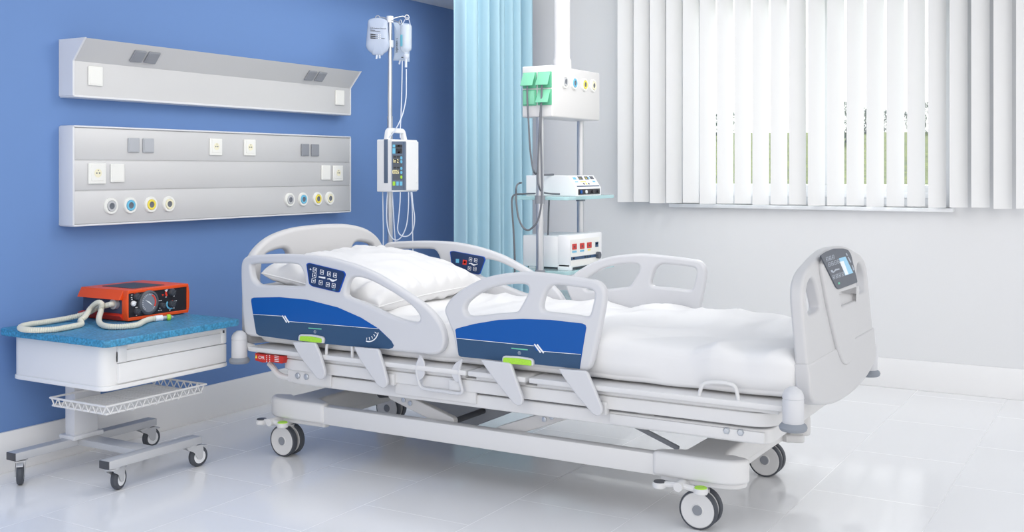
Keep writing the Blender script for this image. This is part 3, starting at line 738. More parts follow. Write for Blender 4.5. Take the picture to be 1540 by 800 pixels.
def pedal(x, y0, y1, dz):
    """foot lever along Y: dark pad at y0, lime pad at y1"""
    m = MB().tube(smooth_open([(x, y0, .158 + dz), (x, (y0 + y1) / 2, .164 + dz), (x, y1, .156 + dz)], 5), .010)
    sg = 1 if x < BC else -1
    m.cyl((x - .022 * sg, (y0 + y1) / 2, .163 + dz), (x + .085 * sg, (y0 + y1) / 2, .163 + dz), .016)
    for y in (y0, y1): m.lathe([(0, .146), (.022, .146), (.025, .150), (.025, .163), (.022, .166), (0, .166)], Matrix.Translation((x, y, dz)), 22)
    o = m.build('brake_pedal', 'frame', bed)
    MB().lathe([(0, .166), (.022, .166), (.020, .1695), (0, .1695)], Matrix.Translation((x, y0, dz)), 22).build('dark_pad', 'dark', o)
    MB().lathe([(0, .166), (.022, .166), (.020, .1695), (0, .1695)], Matrix.Translation((x, y1, dz)), 22).build('green_pad', 'lime', o)['label'] = 'lime green pad'
for x, far in ((3.622, 0), (4.378, 1)):
    for y in (1.362, 3.270): bedcaster(x, y, far)
pedal(3.525, 1.477, 1.327, 0); pedal(3.530, 3.335, 3.215, 0); pedal(4.475, 1.50, 1.352, -.018); pedal(4.475, 3.335, 3.215, 0)

# ------------------------------------------------------------------ mattress with sheet, pillow
def wr(p, s=1.0): return noise.noise(Vector(p) * s)
def mattress(u, v):
    """u along the bed (foot to head), v around the cross-section"""
    y = .998 + u * 2.375
    a = v * 2 * PI
    ex = .23
    ca, sa = math.cos(a), math.sin(a)
    sx = math.copysign(abs(ca) ** ex, ca); sz = math.copysign(abs(sa) ** (.42 if sa > 0 else .2), sa)
    zc, hz = .565, .078
    hw = .468
    # rounded foot and head ends
    e = min(u * 2.375, (1 - u) * 2.375)
    k = min(1, e / .07); k = math.sqrt(max(0, 1 - (1 - k) ** 2))
    hw *= .93 + .07 * k; hz2 = hz * (.35 + .65 * k)
    x = BC + hw * sx
    z = zc + hz2 * sz
    # slow swell and wrinkles of the sheet
    side = max(0, abs(sx) - .9) * 10
    if sz > -.6:
        amp = .010 if sz > .3 else .007
        n = wr((x * 1.2, y * 2.2, z * 2), 1.4) * amp * 1.2
        d1 = (x * .75 + y * .66); d2 = (x * .3 - y * .95)
        rg = 1 - abs(wr((d1 * 4.5, d2 * 1.1, 3)))
        rg2 = 1 - abs(wr((d2 * 4.0 + 7, d1 * 1.3, 9)))
        n += (max(0, rg - .66) * .060 + max(0, rg2 - .70) * .050) * (1 if sz > .2 else .6) * min(1, k + .2)
        if sz > .25: z += n
        if abs(sx) > .8: x += math.copysign(n * .8 + .006 * math.sin(y * 17 + 2 * wr((y * 3, 0, 0))) * (.5 - .5 * sz), sx)
    if sz < 0: z += .006 * wr((y * 6, x * 2, 5)) + .003
    return Vector((x, y, max(z, .4905)))
m = MB().quadgrid(mattress, 220, 150, closed_v=True)
tag(m.build('mattress', 'sheet', None, 80), 'mattress under a rumpled white sheet on the hospital bed', 'mattress')

def pillow_fn(u, v):
    a, b = u * 2 - 1, v * 2 - 1
    return a, b
m = MB(); PW, PL, PT = .43, .315, .112
top = {}
def pil(sign):
    def fn(u, v):
        a, b = math.sin((u - .5) * PI), math.sin((v - .5) * PI)
        # corners pulled out, sides pulled in
        x = a * PW * (1 - .06 * (1 - b * b)) ; y = b * PL * (1 - .07 * (1 - a * a))
        h = ((1 - a * a) * (1 - b * b)); h = max(0, h) ** .33
        t = PT * h
        r = 1 - abs(wr((x * 9 + 3 * wr((x * 3, y * 3, 1)), y * 3.2, 2 + sign)))
        r2 = 1 - abs(wr((x * 3.2, y * 8, 12 + sign)))
        edge = 1 - min(1, h)
        t += (max(0, r - .6) * .030 * (.35 + edge) + max(0, r2 - .7) * .02) * min(1, h * 3)
        wa, wb = a ** 4, b ** 4
        t += (wa * wr((y * 17 + 2 * x, x * 3, 4 + sign)) + wb * wr((x * 17 + 2 * y, y * 3, 8 + sign))) * .042 * min(1, h * 2.2)
        z = sign * t * (1.0 if sign > 0 else .62)
        return Vector((x, y, z))
    return fn
m.quadgrid(pil(1), 90, 70); m.quadgrid(pil(-1), 90, 70)
bmesh.ops.remove_doubles(m.bm, verts=m.bm.verts[:], dist=.0008)
seam = []
for k in range(160):
    q = k / 40.0; sd = int(q); f_ = (q - sd) * 2 - 1
    a, b = ((f_, -1), (1, f_), (-f_, 1), (-1, -f_))[sd]
    seam.append(Vector((a * PW * (1 - .06 * (1 - b * b)), b * PL * (1 - .07 * (1 - a * a)), 0)))
m.tube(seam, .0035, closed=True)
T_ = Matrix.Translation((3.978, 3.045, .752)) @ Matrix.Rotation(math.radians(2), 4, 'Z') @ Matrix.Rotation(math.radians(10), 4, 'X') @ Matrix.Rotation(math.radians(-1), 4, 'Y')
bmesh.ops.transform(m.bm, matrix=T_, verts=m.bm.verts[:])
bmesh.ops.recalc_face_normals(m.bm, faces=m.bm.faces[:])
tag(m.build('pillow', 'pillow', None, 80), 'plump white pillow at the head of the bed', 'pillow')

# ------------------------------------------------------------------ bedside cart
cart = thing('medical_cart', 'white wheeled cart with speckled teal top and wire basket', 'cart', (3.1, 3.7, 0))
MB().prism(round_poly([(2.762, 3.395), (3.472, 3.395), (3.472, 4.05), (2.762, 4.05)], .035), Matrix.Translation((0, 0, .577)), .028, bev=.004).build('top', 'teal', cart)
bx0, bx1, by0, by1 = 2.812, 3.455, 3.47, 4.03
m = MB().prism(round_poly([(bx0, by0), (bx1, by0), (bx1, by1), (bx0, by1)], .05, 8), Matrix.Translation((0, 0, .412)), .165, bev=.004)
m.build('cabinet_body', 'cabinet', cart)
MB().prism(round_poly([(bx0 - .006, by0 - .008), (bx1 + .02, by0 - .008), (bx1 + .02, by1), (bx0 - .006, by1)], .05, 8), Matrix.Translation((0, 0, .396)), .018, bev=.004).build('bottom_flange', 'cabinet', cart)
dr = MB()
dr.box(bx0 + .06, bx1 - .012, by0 - .014, by0 + .01, .419, .497, .004); dr.box(bx0 + .06, bx1 - .012, by0 - .010, by0 + .01, .499, .545, .003)
dr.box(bx0 + .06, bx0 + .10, by0 - .014, by0 + .01, .499, .566, .004); dr.box(bx1 - .04, bx1 - .012, by0 - .014, by0 + .01, .499, .566, .004)
dr = dr.build('drawer', 'cabinet', cart)
MB().box(bx0 + .10, bx1 - .04, by0 - .018, by0 + .004, .558, .572, .004).build('handle', 'cabinet', dr)
MB().box(bx1 - .036, bx1 - .028, by0 - .018, by0 - .013, .545, .557, .001).build('lock', 'dark', dr)
m = MB().box(2.985, 3.105, 3.865, 3.925, .128, .40, .006); m.box(3.0, 3.09, 3.855, 3.935, .39, .40, .003); m.build('column', 'alucap', cart)
MB().box(2.97, 3.12, 3.848, 3.942, .126, .145, .004).build('column_foot', 'alucap', cart)
for x0, x1, yc in ((2.716, 3.42, 3.895), (2.82, 3.29, 3.475)):
    o = MB().box(x0, x1, yc - .028, yc + .028, .098, .130, .003).build('leg_bar', 'greysteel', cart)
    MB().box(x0 - .003, x0 + .004, yc - .027, yc + .027, .099, .129, .001).build('end_cap', 'dark', o)
    MB().box(x1 - .004, x1 + .003, yc - .027, yc + .027, .099, .129, .001).build('end_cap', 'switchgrey', o)
MB().box(3.005, 3.085, 3.50, 3.87, .100, .127, .003).build('cross_bar', 'greysteel', cart)
# wire basket
m = MB(); kx0, kx1, ky0, ky1, kz0, kz1 = 2.875, 3.372, 3.53, 3.855, .292, .325
for z, e in ((kz0, .0), (kz1, .012)):
    m.tube([(kx0 - e, ky0 - e, z), (kx1 + e, ky0 - e, z), (kx1 + e, ky1, z), (kx0 - e, ky1, z)], .0042, closed=True)
ys = ky0 + .02
while ys < ky1: m.tube([(kx0, ys, kz0 - .002), (kx1, ys, kz0 - .002)], .003, res=1); ys += .021
for x in (kx0 + .13, (kx0 + kx1) / 2, kx1 - .13): m.tube([(x, ky0, kz0 - .006), (x, ky1, kz0 - .006)], .0035, res=1)
def zig(a, b, n):
    a = Vector(a); b = Vector(b); pts = []
    out = Vector((0, 0, 0))
    for i in range(2 * n + 1):
        p = a.lerp(b, i / (2 * n)); p.z = kz1 if i % 2 == 0 else kz0
        pts.append(p)
    m.tube(pts, .0036, res=1)
zig((kx0 - .006, ky0 - .006, 0), (kx1 + .006, ky0 - .006, 0), 13); zig((kx1 + .006, ky0 - .006, 0), (kx1 + .006, ky1, 0), 8); zig((kx0 - .006, ky0 - .006, 0), (kx0 - .006, ky1, 0), 8)
m.build('wire_basket', 'cabinet', cart)
MB().box(2.98, 3.11, 3.855, 3.868, .285, .33, .003).build('basket_bracket', 'alucap', cart)
# swivel casters
def cartcaster(x, y, ang):
    R = Matrix.Translation((x, y, 0)) @ Matrix.Rotation(ang, 4, 'Z')
    m = MB()
    m.lathe([(0, .090), (.026, .090), (.026, .100), (0, .100)], R, 20)
    for s in (-1, 1):
        m.prism(round_poly([(-.032, .093), (.046, .093), (.050, .074), (.046, .036), (.036, .030), (.024, .036), (.006, .066), (-.026, .082)], .005), R @ frame((0, s * .019 - .0015, 0), (1, 0, 0), (0, 0, 1)), -.003 if s < 0 else .003)
    m.box(-.032, .046, -.021, .021, .088, .094, .002, 0, R); m.box(.040, .076, -.013, .013, .082, .089, .003, 0, R @ Matrix.Rotation(.15, 4, 'Y') @ Matrix.Translation((-.012, 0, .006)))
    o = m.build('caster', 'greysteel', cart)
    ax = R @ frame((.037, 0, .043), (0, 0, 1), (1, 0, 0)); r = .043; w = .028
    mm = MB().lathe([(r * .66, -w / 2), (r * .9, -w / 2 + .002), (r, -w / 2 + .008), (r, w / 2 - .008), (r * .9, w / 2 - .002), (r * .66, w / 2)], ax, 32)
    mm.lathe([(0, -w / 2 + .001), (r * .66, -w / 2 + .001), (r * .68, 0), (r * .66, w / 2 - .001), (0, w / 2 - .001)], ax, 28, 1)
    mm.build('wheel', ['rubber', 'white'], o)
cartcaster(2.765, 3.905, math.radians(232)); cartcaster(2.862, 3.475, math.radians(20)); cartcaster(3.255, 3.475, math.radians(-8)); cartcaster(3.375, 3.895, math.radians(-5))

# ------------------------------------------------------------------ orange ventilator on the cart
TZ = .605
v0 = P(193.5, 482, Z=TZ + .008); v1 = P(283, 468.5, Z=TZ + .008)
vy = (v0.y + v1.y) / 2; vx0, vx1 = v0.x, v1.x
vh = P(193.5, 437, Y=vy).z; vd = .30; z0 = TZ
vent = thing('ventilator', 'orange portable ventilator with black front on the cart top', 'ventilator', ((vx0 + vx1) / 2, vy + vd / 2, TZ))
print('VENT', vx0, vx1, vy, vh)
mx, my = .5, .5
m = MB(); zt, zb = vh, z0 + .004
def shell(z_a, z_b, flare, mi):
    """lid or base with flared skirts over the case sides"""
    pts = [(vx0 - .012, zt)] 
fy = xzframe(vy + vd)
top_pr = [(vx0, zt), (vx1, zt), (vx1 + .022, zt - .040), (vx1 - .004, zt - .044), (vx0 + .004, zt - .044), (vx0 - .022, zt - .040)]
bot_pr = [(vx0 - .02, zb + .022), (vx0 + .004, zb + .028), (vx1 - .004, zb + .028), (vx1 + .022, zb + .022), (vx1 + .004, zb), (vx0, zb)]
m = MB().prism(top_pr, xzframe(vy + vd), vd - .03, bev=.003).build('lid', 'orange', vent, 20)
m = MB().prism(bot_pr, xzframe(vy + vd), vd - .03, bev=.003).build('base', 'orangered', vent, 20)
MB().box(vx0 + .006, vx1 - .006, vy + .03, vy + vd - .004, zb + .02, zt - .036, .003).build('case', 'casegrey', vent)
# orange bezel with the black front
bz = [(vx0 - .014, zb + .004), (vx1 + .014, zb + .004), (vx1 + .014, zt - .002), (vx0 - .014, zt - .002)]
bi = [(vx0 + .004, zb + .014), (vx1 - .008, zb + .014), (vx1 - .008, zt - .014), (vx0 + .004, zt - .014)]
m = MB().prism(round_poly([(vx0, zb), (vx1, zb), (vx1 + .006, zb + .03), (vx1 + .006, zt - .04), (vx1, zt), (vx0, zt), (vx0 - .006, zt - .03), (vx0 - .006, zb + .03)], .004), xzframe(vy + .034), .034, [round_poly(bi, .004)], bev=.003)
m.box(vx0 - .008, vx0 - .002, vy + .004, vy + .028, zb + .034, zt - .034, .002)
m.build('bezel', 'orange', vent, 30)
fp = MB().prism(round_poly([(vx0 + .003, zb + .013), (vx1 - .007, zb + .013), (vx1 - .007, zt - .013), (vx0 + .003, zt - .013)], .003), xzframe(vy + .012), .006)
VFY = vy + .006
cv = lambda a, b: P(*crop([(a, b)], 100, 400, 7.275)[0], Y=VFY)
def onV(pts): return [(p.x, p.z) for p in (cv(a, b) for a, b in pts)]
vf = xzframe(VFY)
def arcp(cx, cy, r0, r1, a0, a1, n=10):
    o = [(cx + r1 * .9 * math.cos(math.radians(a0 + (a1 - a0) * i / n)), cy - r1 * math.sin(math.radians(a0 + (a1 - a0) * i / n))) for i in range(n + 1)]
    i_ = [(cx + r0 * .9 * math.cos(math.radians(a1 - (a1 - a0) * i / n)), cy - r0 * math.sin(math.radians(a1 - (a1 - a0) * i / n))) for i in range(n + 1)]
    return o + i_
for cx, cy, r0, r1, a0, a1, mi in ((1130, 292, 38, 56, 20, 85, 1), (1130, 292, 38, 56, 85, 130, 2), (1130, 292, 38, 56, 130, 165, 4), (1130, 292, 36, 58, 165, 225, 3), (1138, 420, 38, 54, 140, 300, 1)):
    fp.prism(onV(arcp(cx, cy, r0, r1, a0, a1)), vf, .0008, mi=mi)
for pts, mi in (([(738, 290), (765, 296), (755, 308), (735, 302)], 3), ([(1040, 308), (1068, 308), (1054, 330)], 3), ([(1148, 382), (1160, 372), (1172, 392), (1150, 398)], 3)):
    fp.prism(onV(pts), vf, .0008, mi=mi)
for a, b in ((715, 318), (712, 345), (716, 365), (770, 292), (1100, 240), (1135, 228), (1170, 243), (1185, 288), (1175, 330), (1082, 265), (1088, 340), (1012, 380), (1035, 378), (1022, 462), (1010, 488), (1035, 484), (1180, 384), (1200, 380), (1175, 460), (1130, 482), (760, 455), (772, 452), (765, 540)):
    fp.prism(onV([(a - 7, b - 4), (a + 7, b - 5), (a + 7, b + 3), (a - 7, b + 4)]), vf, .0006, mi=4)
fp = fp.build('front_panel', ['black', 'ringblue', 'blue', 'redprint', 'white'], vent)
def vknob(a, b, r, mt='knob', name='knob', h=.016):
    c = cv(a, b); q = Matrix.Translation(c) @ Vector((0, -1, 0)).to_track_quat('Z', 'Y').to_matrix().to_4x4()
    mm = MB().lathe([(0, 0), (r, 0), (r * .95, h * .8), (r * .8, h), (0, h)], q, 20)
    mm.box(-r * .9, r * .9, -.0022, .0022, h - .001, h + .004, .001, 0, q @ Matrix.Rotation(.6, 4, 'Z'))
    return mm.build(name, mt, fp)
s1 = (cv(800, 400) - cv(980, 400)).length / 180      # metres per crop pixel along the front
vknob(762, 335, 30 * s1); vknob(764, 497, 28 * s1); vknob(1146, 290, 32 * s1); vknob(1146, 415, 32 * s1); vknob(1040, 432, 26 * s1)
o = vknob(728, 410, 24 * s1, 'white', 'button', .008); o['label'] = 'white push button'
c = cv(888, 397); q = Matrix.Translation(c) @ Vector((0, -1, 0)).to_track_quat('Z', 'Y').to_matrix().to_4x4()
gr = (cv(888, 265).z - cv(888, 535).z) / 2
g = MB().lathe([(0, 0), (gr, 0), (gr * .98, .010), (gr * .82, .014), (gr * .78, .009), (0, .009)], q, 40).build('pressure_gauge', 'gaugerim', vent)
mm = MB().lathe([(0, .0088), (gr * .77, .0088), (gr * .77, .0098), (0, .0098)], q, 40)
def gq(r, a): return Vector((r * math.cos(math.radians(a)), r * math.sin(math.radians(a)), .0100))
for a in range(-50, 231, 14):
    rm = -a + 180 if False else a
    mm.prism([gq(gr * .60, rm - 1.5)[:2], gq(gr * .70, rm - 1.5)[:2], gq(gr * .70, rm + 1.5)[:2], gq(gr * .60, rm + 1.5)[:2]], q @ Matrix.Rotation(0, 4, 'Z') @ Matrix.Translation((0, 0, .0098)), .0006, mi=2)
mm.build('dial', ['gauge', 'white', 'white'], g)
# red arc and needle on the dial, set in the wall plane so that they read the right way round
mm = MB(); vg = xzframe(VFY - .0100)
cz, cxx = c.z, c.x
def dp(r, a): return (cxx + r * math.cos(math.radians(a)), cz + r * math.sin(math.radians(a)))
mm.prism([dp(gr * .70, a) for a in range(-35, 66, 8)] + [dp(gr * .58, a) for a in range(65, -36, -8)], vg, .0008, mi=0)
mm.prism([dp(gr * .5, 150), dp(gr * .06, 60), dp(gr * .45, -38), dp(gr * .06, 240)], vg, .0012, mi=1)
mm.build('needle', ['redprint', 'white'], g)
# dark label on the lid, side port
MB().prism(round_poly([(vx0 + .06, vy + .04), (vx1 - .10, vy + .04), (vx1 - .10, vy + vd - .06), (vx0 + .06, vy + vd - .06)], .006), Matrix.Translation((0, 0, zt - .001)), .003).build('lid_label', 'dark', vent)['label'] = 'dark label plate on the lid'
pc = P(173, 457, X=vx0)
MB().cyl((vx0 + .01, pc.y, pc.z), (vx0 - .012, pc.y, pc.z), .022).build('hose_port', 'switchgrey', vent)
# corrugated hose: from the port, round the table and back past the front
hz = TZ + .0125
hp = [Vector((vx0 - .004, pc.y, pc.z)), Vector((vx0 - .03, pc.y, pc.z))]
def tp_(x, y, z): return P(x, y, Z=z)
for a, b, z in ((148, 463, .655), (128, 472, .635), (100, 479, .620), (70, 484, hz), (45, 487.5, hz), (32, 491, hz), (32, 494.5, hz), (50, 496.5, hz), (80, 495.5, hz), (105, 491.5, hz), (122, 487.5, hz), (121, 482, .628)):
    hp.append(tp_(a, b, z))
for a, b, t in ((128, 476, None), (136, 464, None), (146, 455.5, None), (153, 457, None), (152, 467, None)):
    k = {128: .640, 136: .664, 146: .682, 153: .680, 152: .655}[a]; hp.append(P(a, b, X=vx0 - .05 if a > 130 else vx0 - .06) if a > 130 else tp_(a, b, k))
for a, b, z in ((148.5, 480, .628), (152, 487.5, hz), (163, 491, hz), (185, 491, hz), (206, 488.5, hz), (216, 483.5, hz), (226, 480, hz), (233, 479, hz)):
    hp.append(tp_(a, b, z))
path = smooth_open(hp, 10)
def corrugated(path, r, pitch):
    # resample evenly
    out = [path[0]]; step = pitch / 4; acc = 0
    for a, b in zip(path[:-1], path[1:]):
        d = (b - a).length; pos = step - acc
        while pos <= d: out.append(a.lerp(b, pos / d)); pos += step
        acc = (acc + d) % step
    b = bmesh.new(); n = 12; rings = []
    up = Vector((0, 0, 1)); prev = None
    for i, p in enumerate(out):
        t = (out[min(i + 1, len(out) - 1)] - out[max(i - 1, 0)]).normalized()
        if prev is None: s = t.cross(up).normalized()
        else: s = (prev - t * prev.dot(t)).normalized()
        prev = s; w = t.cross(s)
        rr = r * (1.0 if i % 4 in (0, 1) else (.93 if i % 4 == 2 else .78))
        rings.append([b.verts.new(p + (s * math.cos(2 * PI * k / n) + w * math.sin(2 * PI * k / n)) * rr) for k in range(n)])
    for A, B in zip(rings[:-1], rings[1:]):
        for k in range(n): b.faces.new((A[k], A[(k + 1) % n], B[(k + 1) % n], B[k]))
    b.faces.new(rings[0]); b.faces.new(rings[-1])
    bmesh.ops.recalc_face_normals(b, faces=b.faces[:])
    return b
mm = MB(); mm._tmp(corrugated(path, .0118, .0085), 0, None)
ho = mm.build('breathing_hose', 'hose', vent, 50)
ea = path[-1]; eb = tp_(244, 478, hz); ec = tp_(251, 477.3, hz); ed = tp_(256, 477, hz); ee = tp_(260, 476.5, hz)
MB().cyl(ea, eb, .0125).build('cuff', 'white', ho)
MB().cyl(eb, ec, .008).build('connector', 'switchgrey', ho)
MB().cyl(ec, ed, .0125, r2=.0135).build('collar', 'lime', ho)['label'] = 'lime green collar'
MB().cyl(ed, ee, .009, r2=.005).build('tip', 'switchgrey', ho)

# ------------------------------------------------------------------ IV stand, pump, bags
IT = 6.134
IX, IY = 4.94, 3.70
def at(px, py, dt=0.0): return P(px, py, t=IT + dt)
iv = thing('iv_stand', 'slim chrome IV pole behind the bed by the blue wall', 'iv stand', (IX, IY, 0))
pt = at(586.5, 26)
MB().cyl((IX, IY, .10), (IX, IY, 1.55), .0155).cyl((IX, IY, 1.50), (IX, IY, pt.z - .01), .0125).build('pole', 'steel', iv)
MB().cyl((IX, IY, pt.z - .03), (IX, IY, pt.z + .006), .019).build('pole_cap', 'pump', iv)
zc_ = at(587, 66).z; MB().cyl((IX, IY, zc_ - .02), (IX, IY, zc_ + .02), .020).build('pole_collar', 'pump', iv)
HK = {}
for nm, (hx, hy), dt in (('a', (568, 27), 0), ('b', (602, 33.5), -.09), ('c', (612, 26), .05)):
    e = at(hx, hy, dt); s = Vector((IX, IY, pt.z - .012)); d = (e - s); d.z = 0; d.normalize()
    side = UP
    mid = s.lerp(e, .75); mid.z = e.z + .004
    pts = [s, mid]
    rr = .0125
    pts += [e + d * (rr * math.sin(a)) + UP * (rr * -math.cos(a)) for a in [k * PI / 6 - .4 for k in range(0, 11)]]
    MB().tube(smooth_open(pts, 3), .003).build('hook', 'steel', iv); HK[nm] = e - UP * (rr + .002)
m = MB().lathe([(0, .085), (.045, .085), (.045, .115), (.03, .13), (0, .13)], Matrix.Translation((IX, IY, 0)))
for k in range(5):
    a = 2 * PI * k / 5 + .75; d = Vector((math.cos(a), math.sin(a), 0)); e = Vector((IX, IY, .075)) + d * .27
    m.cyl(Vector((IX, IY, .10)) + d * .02, e, .014, r2=.010)
m.build('base', 'pump', iv)
for k in range(5):
    a = 2 * PI * k / 5 + .75; d = Vector((math.cos(a), math.sin(a), 0)); e = Vector((IX, IY, 0)) + d * .27; t = Vector((-d.y, d.x, 0))
    m = MB().cyl(e + t * -.012 + UP * .028, e + t * .012 + UP * .028, .028, n=24); m.cyl(e + UP * .04, e + UP * .078, .008, 1)
    m.build('caster', ['rubber', 'hub'], iv)

pm = thing('infusion_pump', 'white infusion pump with slate display clamped to the IV pole', 'infusion pump', (IX, IY - .06, 1.10), None)
PFY = IY - .125                                  # front face, towards -Y
pa = P(590, 208, Y=PFY); pb = P(628, 208, Y=PFY); zb_ = P(609, 288.5, Y=PFY).z; zt_ = P(609, 210, Y=PFY).z
px0, px1 = pa.x, pb.x; pyb = IY - .018
print('PUMP', px0, px1, PFY, zb_, zt_)
prf = [(px0, PFY), (px1, PFY), (px1, pyb), (px0, pyb)]
MB().prism(round_poly([(px0, zb_), (px1, zb_), (px1, zt_), (px0, zt_)], .008), xzframe(pyb), pyb - PFY, bev=.006).build('body', 'pump', pm)
cp = lambda pts: [(p.x, p.z) for p in (P(a, b, Y=PFY) for a, b in crop(pts, 560, 185, 6.96))]
pf = xzframe(PFY)
m = MB()
m.prism(cp([(203, 192), (322, 192), (322, 702), (203, 704)]), pf, .0015, mi=0)
m.prism(cp([(212, 224), (312, 224), (312, 322), (212, 322)]), pf, .0018, mi=1); m.prism(cp([(212, 335), (312, 335), (312, 595), (212, 598)]), pf, .0018, mi=1)
for pts, mi in (([(210, 226), (236, 226), (236, 254), (210, 254)], 2), ([(208, 263), (238, 263), (238, 320), (208, 320)], 2), ([(240, 230), (308, 230), (308, 256), (240, 256)], 3), ([(262, 232), (280, 232), (280, 246), (262, 246)], 4), ([(242, 266), (306, 266), (306, 318), (242, 318)], 3), ([(264, 298), (282, 298), (282, 314), (264, 314)], 5),
                ([(214, 376), (274, 376), (274, 418), (214, 418)], 3), ([(214, 490), (274, 490), (274, 532), (214, 532)], 3),
                ([(210, 612), (236, 612), (236, 655), (210, 655)], 6), ([(248, 612), (272, 612), (272, 655), (248, 655)], 2), ([(284, 612), (310, 612), (310, 655), (284, 655)], 2), ([(218, 345), (246, 345), (246, 362), (218, 362)], 3), ([(254, 345), (282, 345), (282, 362), (254, 362)], 3), ([(218, 458), (246, 458), (246, 476), (218, 476)], 3), ([(254, 458), (282, 458), (282, 476), (254, 476)], 3)):
    m.prism(cp(pts), pf, .0022, mi=mi)
def seg(txt, cx, cy, h):
    p = P(*crop([(cx, cy)], 560, 185, 6.96)[0], Y=PFY - .0025)
    m.text(txt, frame(p, (1, 0, 0), (0, 0, 1)), h, .0003, mi=7)
sx = (P(628, 250, Y=PFY) - P(590, 250, Y=PFY)).length / 38 / 6.96
seg('1n 2', 244, 398, .030); seg('0026', 244, 513, .030)
for cx, cy, mi in ((298, 365, 2), (298, 405, 2), (298, 475, 2), (298, 518, 2), (298, 566, 6)):
    p = P(*crop([(cx, cy)], 560, 185, 6.96)[0], Y=PFY); m.cyl(p, p + Vector((0, -.004, 0)), .009, mi, 14)
m.build('display_panel', ['pumppanel', 'keydark', 'ringblue', 'black', 'yellow', 'redprint', 'lime', 'amber'], pm)['label'] = 'slate panel with small displays and keys'
MB().prism(cp([(322, 192), (345, 192), (345, 704), (322, 702)]), pf, .004, bev=.001).build('door_hinge', 'pumppanel', pm)
m = MB().prism(round_poly(cp([(350, 198), (474, 196), (474, 702), (350, 704)]), .004), pf, .006, bev=.002)
m.prism(round_poly(cp([(446, 450), (464, 450), (464, 625), (446, 625)]), .003), pf, .009, bev=.002); m.build('door', 'pump', pm)
# side groove and carrying handle
gx = px0
m = MB().box(px0 - .003, px0 + .004, PFY + .030, PFY + .055, P(566, 275, X=px0).z, zt_, .001).build('side_strip', 'pumppanel', pm)
hpz = zt_ - .004
hpts = [(px0 + .012, zt_ - .01), (px0 + .020, zt_ + .045), (px0 + .035, zt_ + .058), (px1 - .085, zt_ + .056), (px1 - .065, zt_ + .045), (px1 - .048, zt_ - .01)]
m = MB(); yh = PFY + .035
ho_ = [(px0 + .002, zt_ - .005), (px0 + .016, zt_ + .050), (px0 + .034, zt_ + .064), (px1 - .082, zt_ + .062), (px1 - .066, zt_ + .050), (px1 - .045, zt_ - .005)]
hi_ = [(px1 - .075, zt_ - .005), (px1 - .085, zt_ + .036), (px0 + .042, zt_ + .038), (px0 + .032, zt_ - .005)]
m.prism(round_poly(ho_ + hi_, .008), xzframe(yh + .028), .028, bev=.005); m.build('carry_handle', 'pump', pm)
MB().box(IX - .03, IX + .03, IY - .030, IY + .03, 1.22, 1.30, .006).build('pole_clamp', 'hub', pm)

# bags face the viewer's side of the room
FC = -FWD
def facing(c): return frame(c, RIGHT, UP)         # u = right, v = up, normal towards the room
mpp = IT / F
def bagpts(pts, ox, oy, s, cx, cy): return [(((ox + a / s) - cx) * mpp, (cy - (oy + b / s)) * mpp) for a, b in pts]
def pillowbag(outline, c, thick, name, mt, par=None, dt=0):
    """flat film bag: outline filled with a bulge"""
    m = MB(); n = len(outline); cen = sum((Vector(p) for p in outline), Vector((0, 0))) / n
    fr = facing(c); b = bmesh.new()
    for sg in (1, -1):
        rings = []
        for k, s in enumerate((1, .96, .88, .74, .5, .25)):
            h = thick * (0 if k == 0 else (1 - s ** 4) ** .5)
            rings.append([b.verts.new(fr @ Vector((cen.x + (p[0] - cen.x) * s, cen.y + (p[1] - cen.y) * s, sg * h))) for p in outline])
        for A, B in zip(rings[:-1], rings[1:]):
            for i in range(n): b.faces.new((A[i], A[(i + 1) % n], B[(i + 1) % n], B[i]))
        b.faces.new(rings[-1])
    bmesh.ops.remove_doubles(b, verts=b.verts[:], dist=1e-5); bmesh.ops.recalc_face_normals(b, faces=b.faces[:])
    m._tmp(b, 0, None); return m.build(name, mt, par, 80)
s8 = 8.0; ox, oy = 530, 10
cA = (568, 56); cBag = at(*cA, -.03)
bag = thing('iv_bag', 'large milky IV bag hanging left of the pole, black printed label', 'iv bag', at(568, 80, -.03), 'infusion bags')
outl = round_poly(bagpts([(186, 160), (245, 138), (270, 135), (310, 132), (360, 138), (420, 165), (432, 300), (447, 470), (425, 535), (372, 570), (365, 590), (240, 583), (235, 560), (190, 530), (160, 480), (168, 380), (180, 260)], ox, oy, s8, *cA), .012)
pillowbag(outl, cBag, .018, 'film', 'bag', bag)
m = MB(); fB = facing(cBag); zf = .0192
def bp(pts): return bagpts(pts, ox, oy, s8, *cA)
for pts in ([(222, 330), (285, 336), (285, 350), (222, 344)], [(222, 352), (285, 358), (285, 372), (222, 366)], [(222, 374), (285, 380), (285, 392), (222, 388)]):
    m.prism(bp(pts), fB @ Matrix.Translation((0, 0, zf)), .0006, mi=0)
for i in range(3):
    for j in range(3):
        a, b = 300 + j * 20, 345 + i * 20; m.prism(bp([(a - 5, b - 5), (a + 5, b - 5), (a + 5, b + 5), (a - 5, b + 5)]), fB @ Matrix.Translation((0, 0, zf)), .0006, mi=0 if j == 0 else 1)
m.text('0.9% Sodium Chloride', fB @ Matrix.Translation((*bp([(315, 268)])[0], zf)) @ Matrix.Rotation(-.03, 4, 'Z'), .0100, .0003, mi=0)
m.prism(bp([(222, 283), (280, 287), (280, 293), (222, 289)]), fB @ Matrix.Translation((0, 0, zf)), .0006, mi=0)
m.prism(bp([(222, 298), (340, 306), (340, 310), (222, 302)]), fB @ Matrix.Translation((0, 0, zf)), .0006, mi=0)
m.prism(bp([(352, 384), (395, 388), (395, 394), (352, 390)]), fB @ Matrix.Translation((0, 0, zf)), .0006, mi=0)
m.build('printed_label', ['print', 'white'], bag)
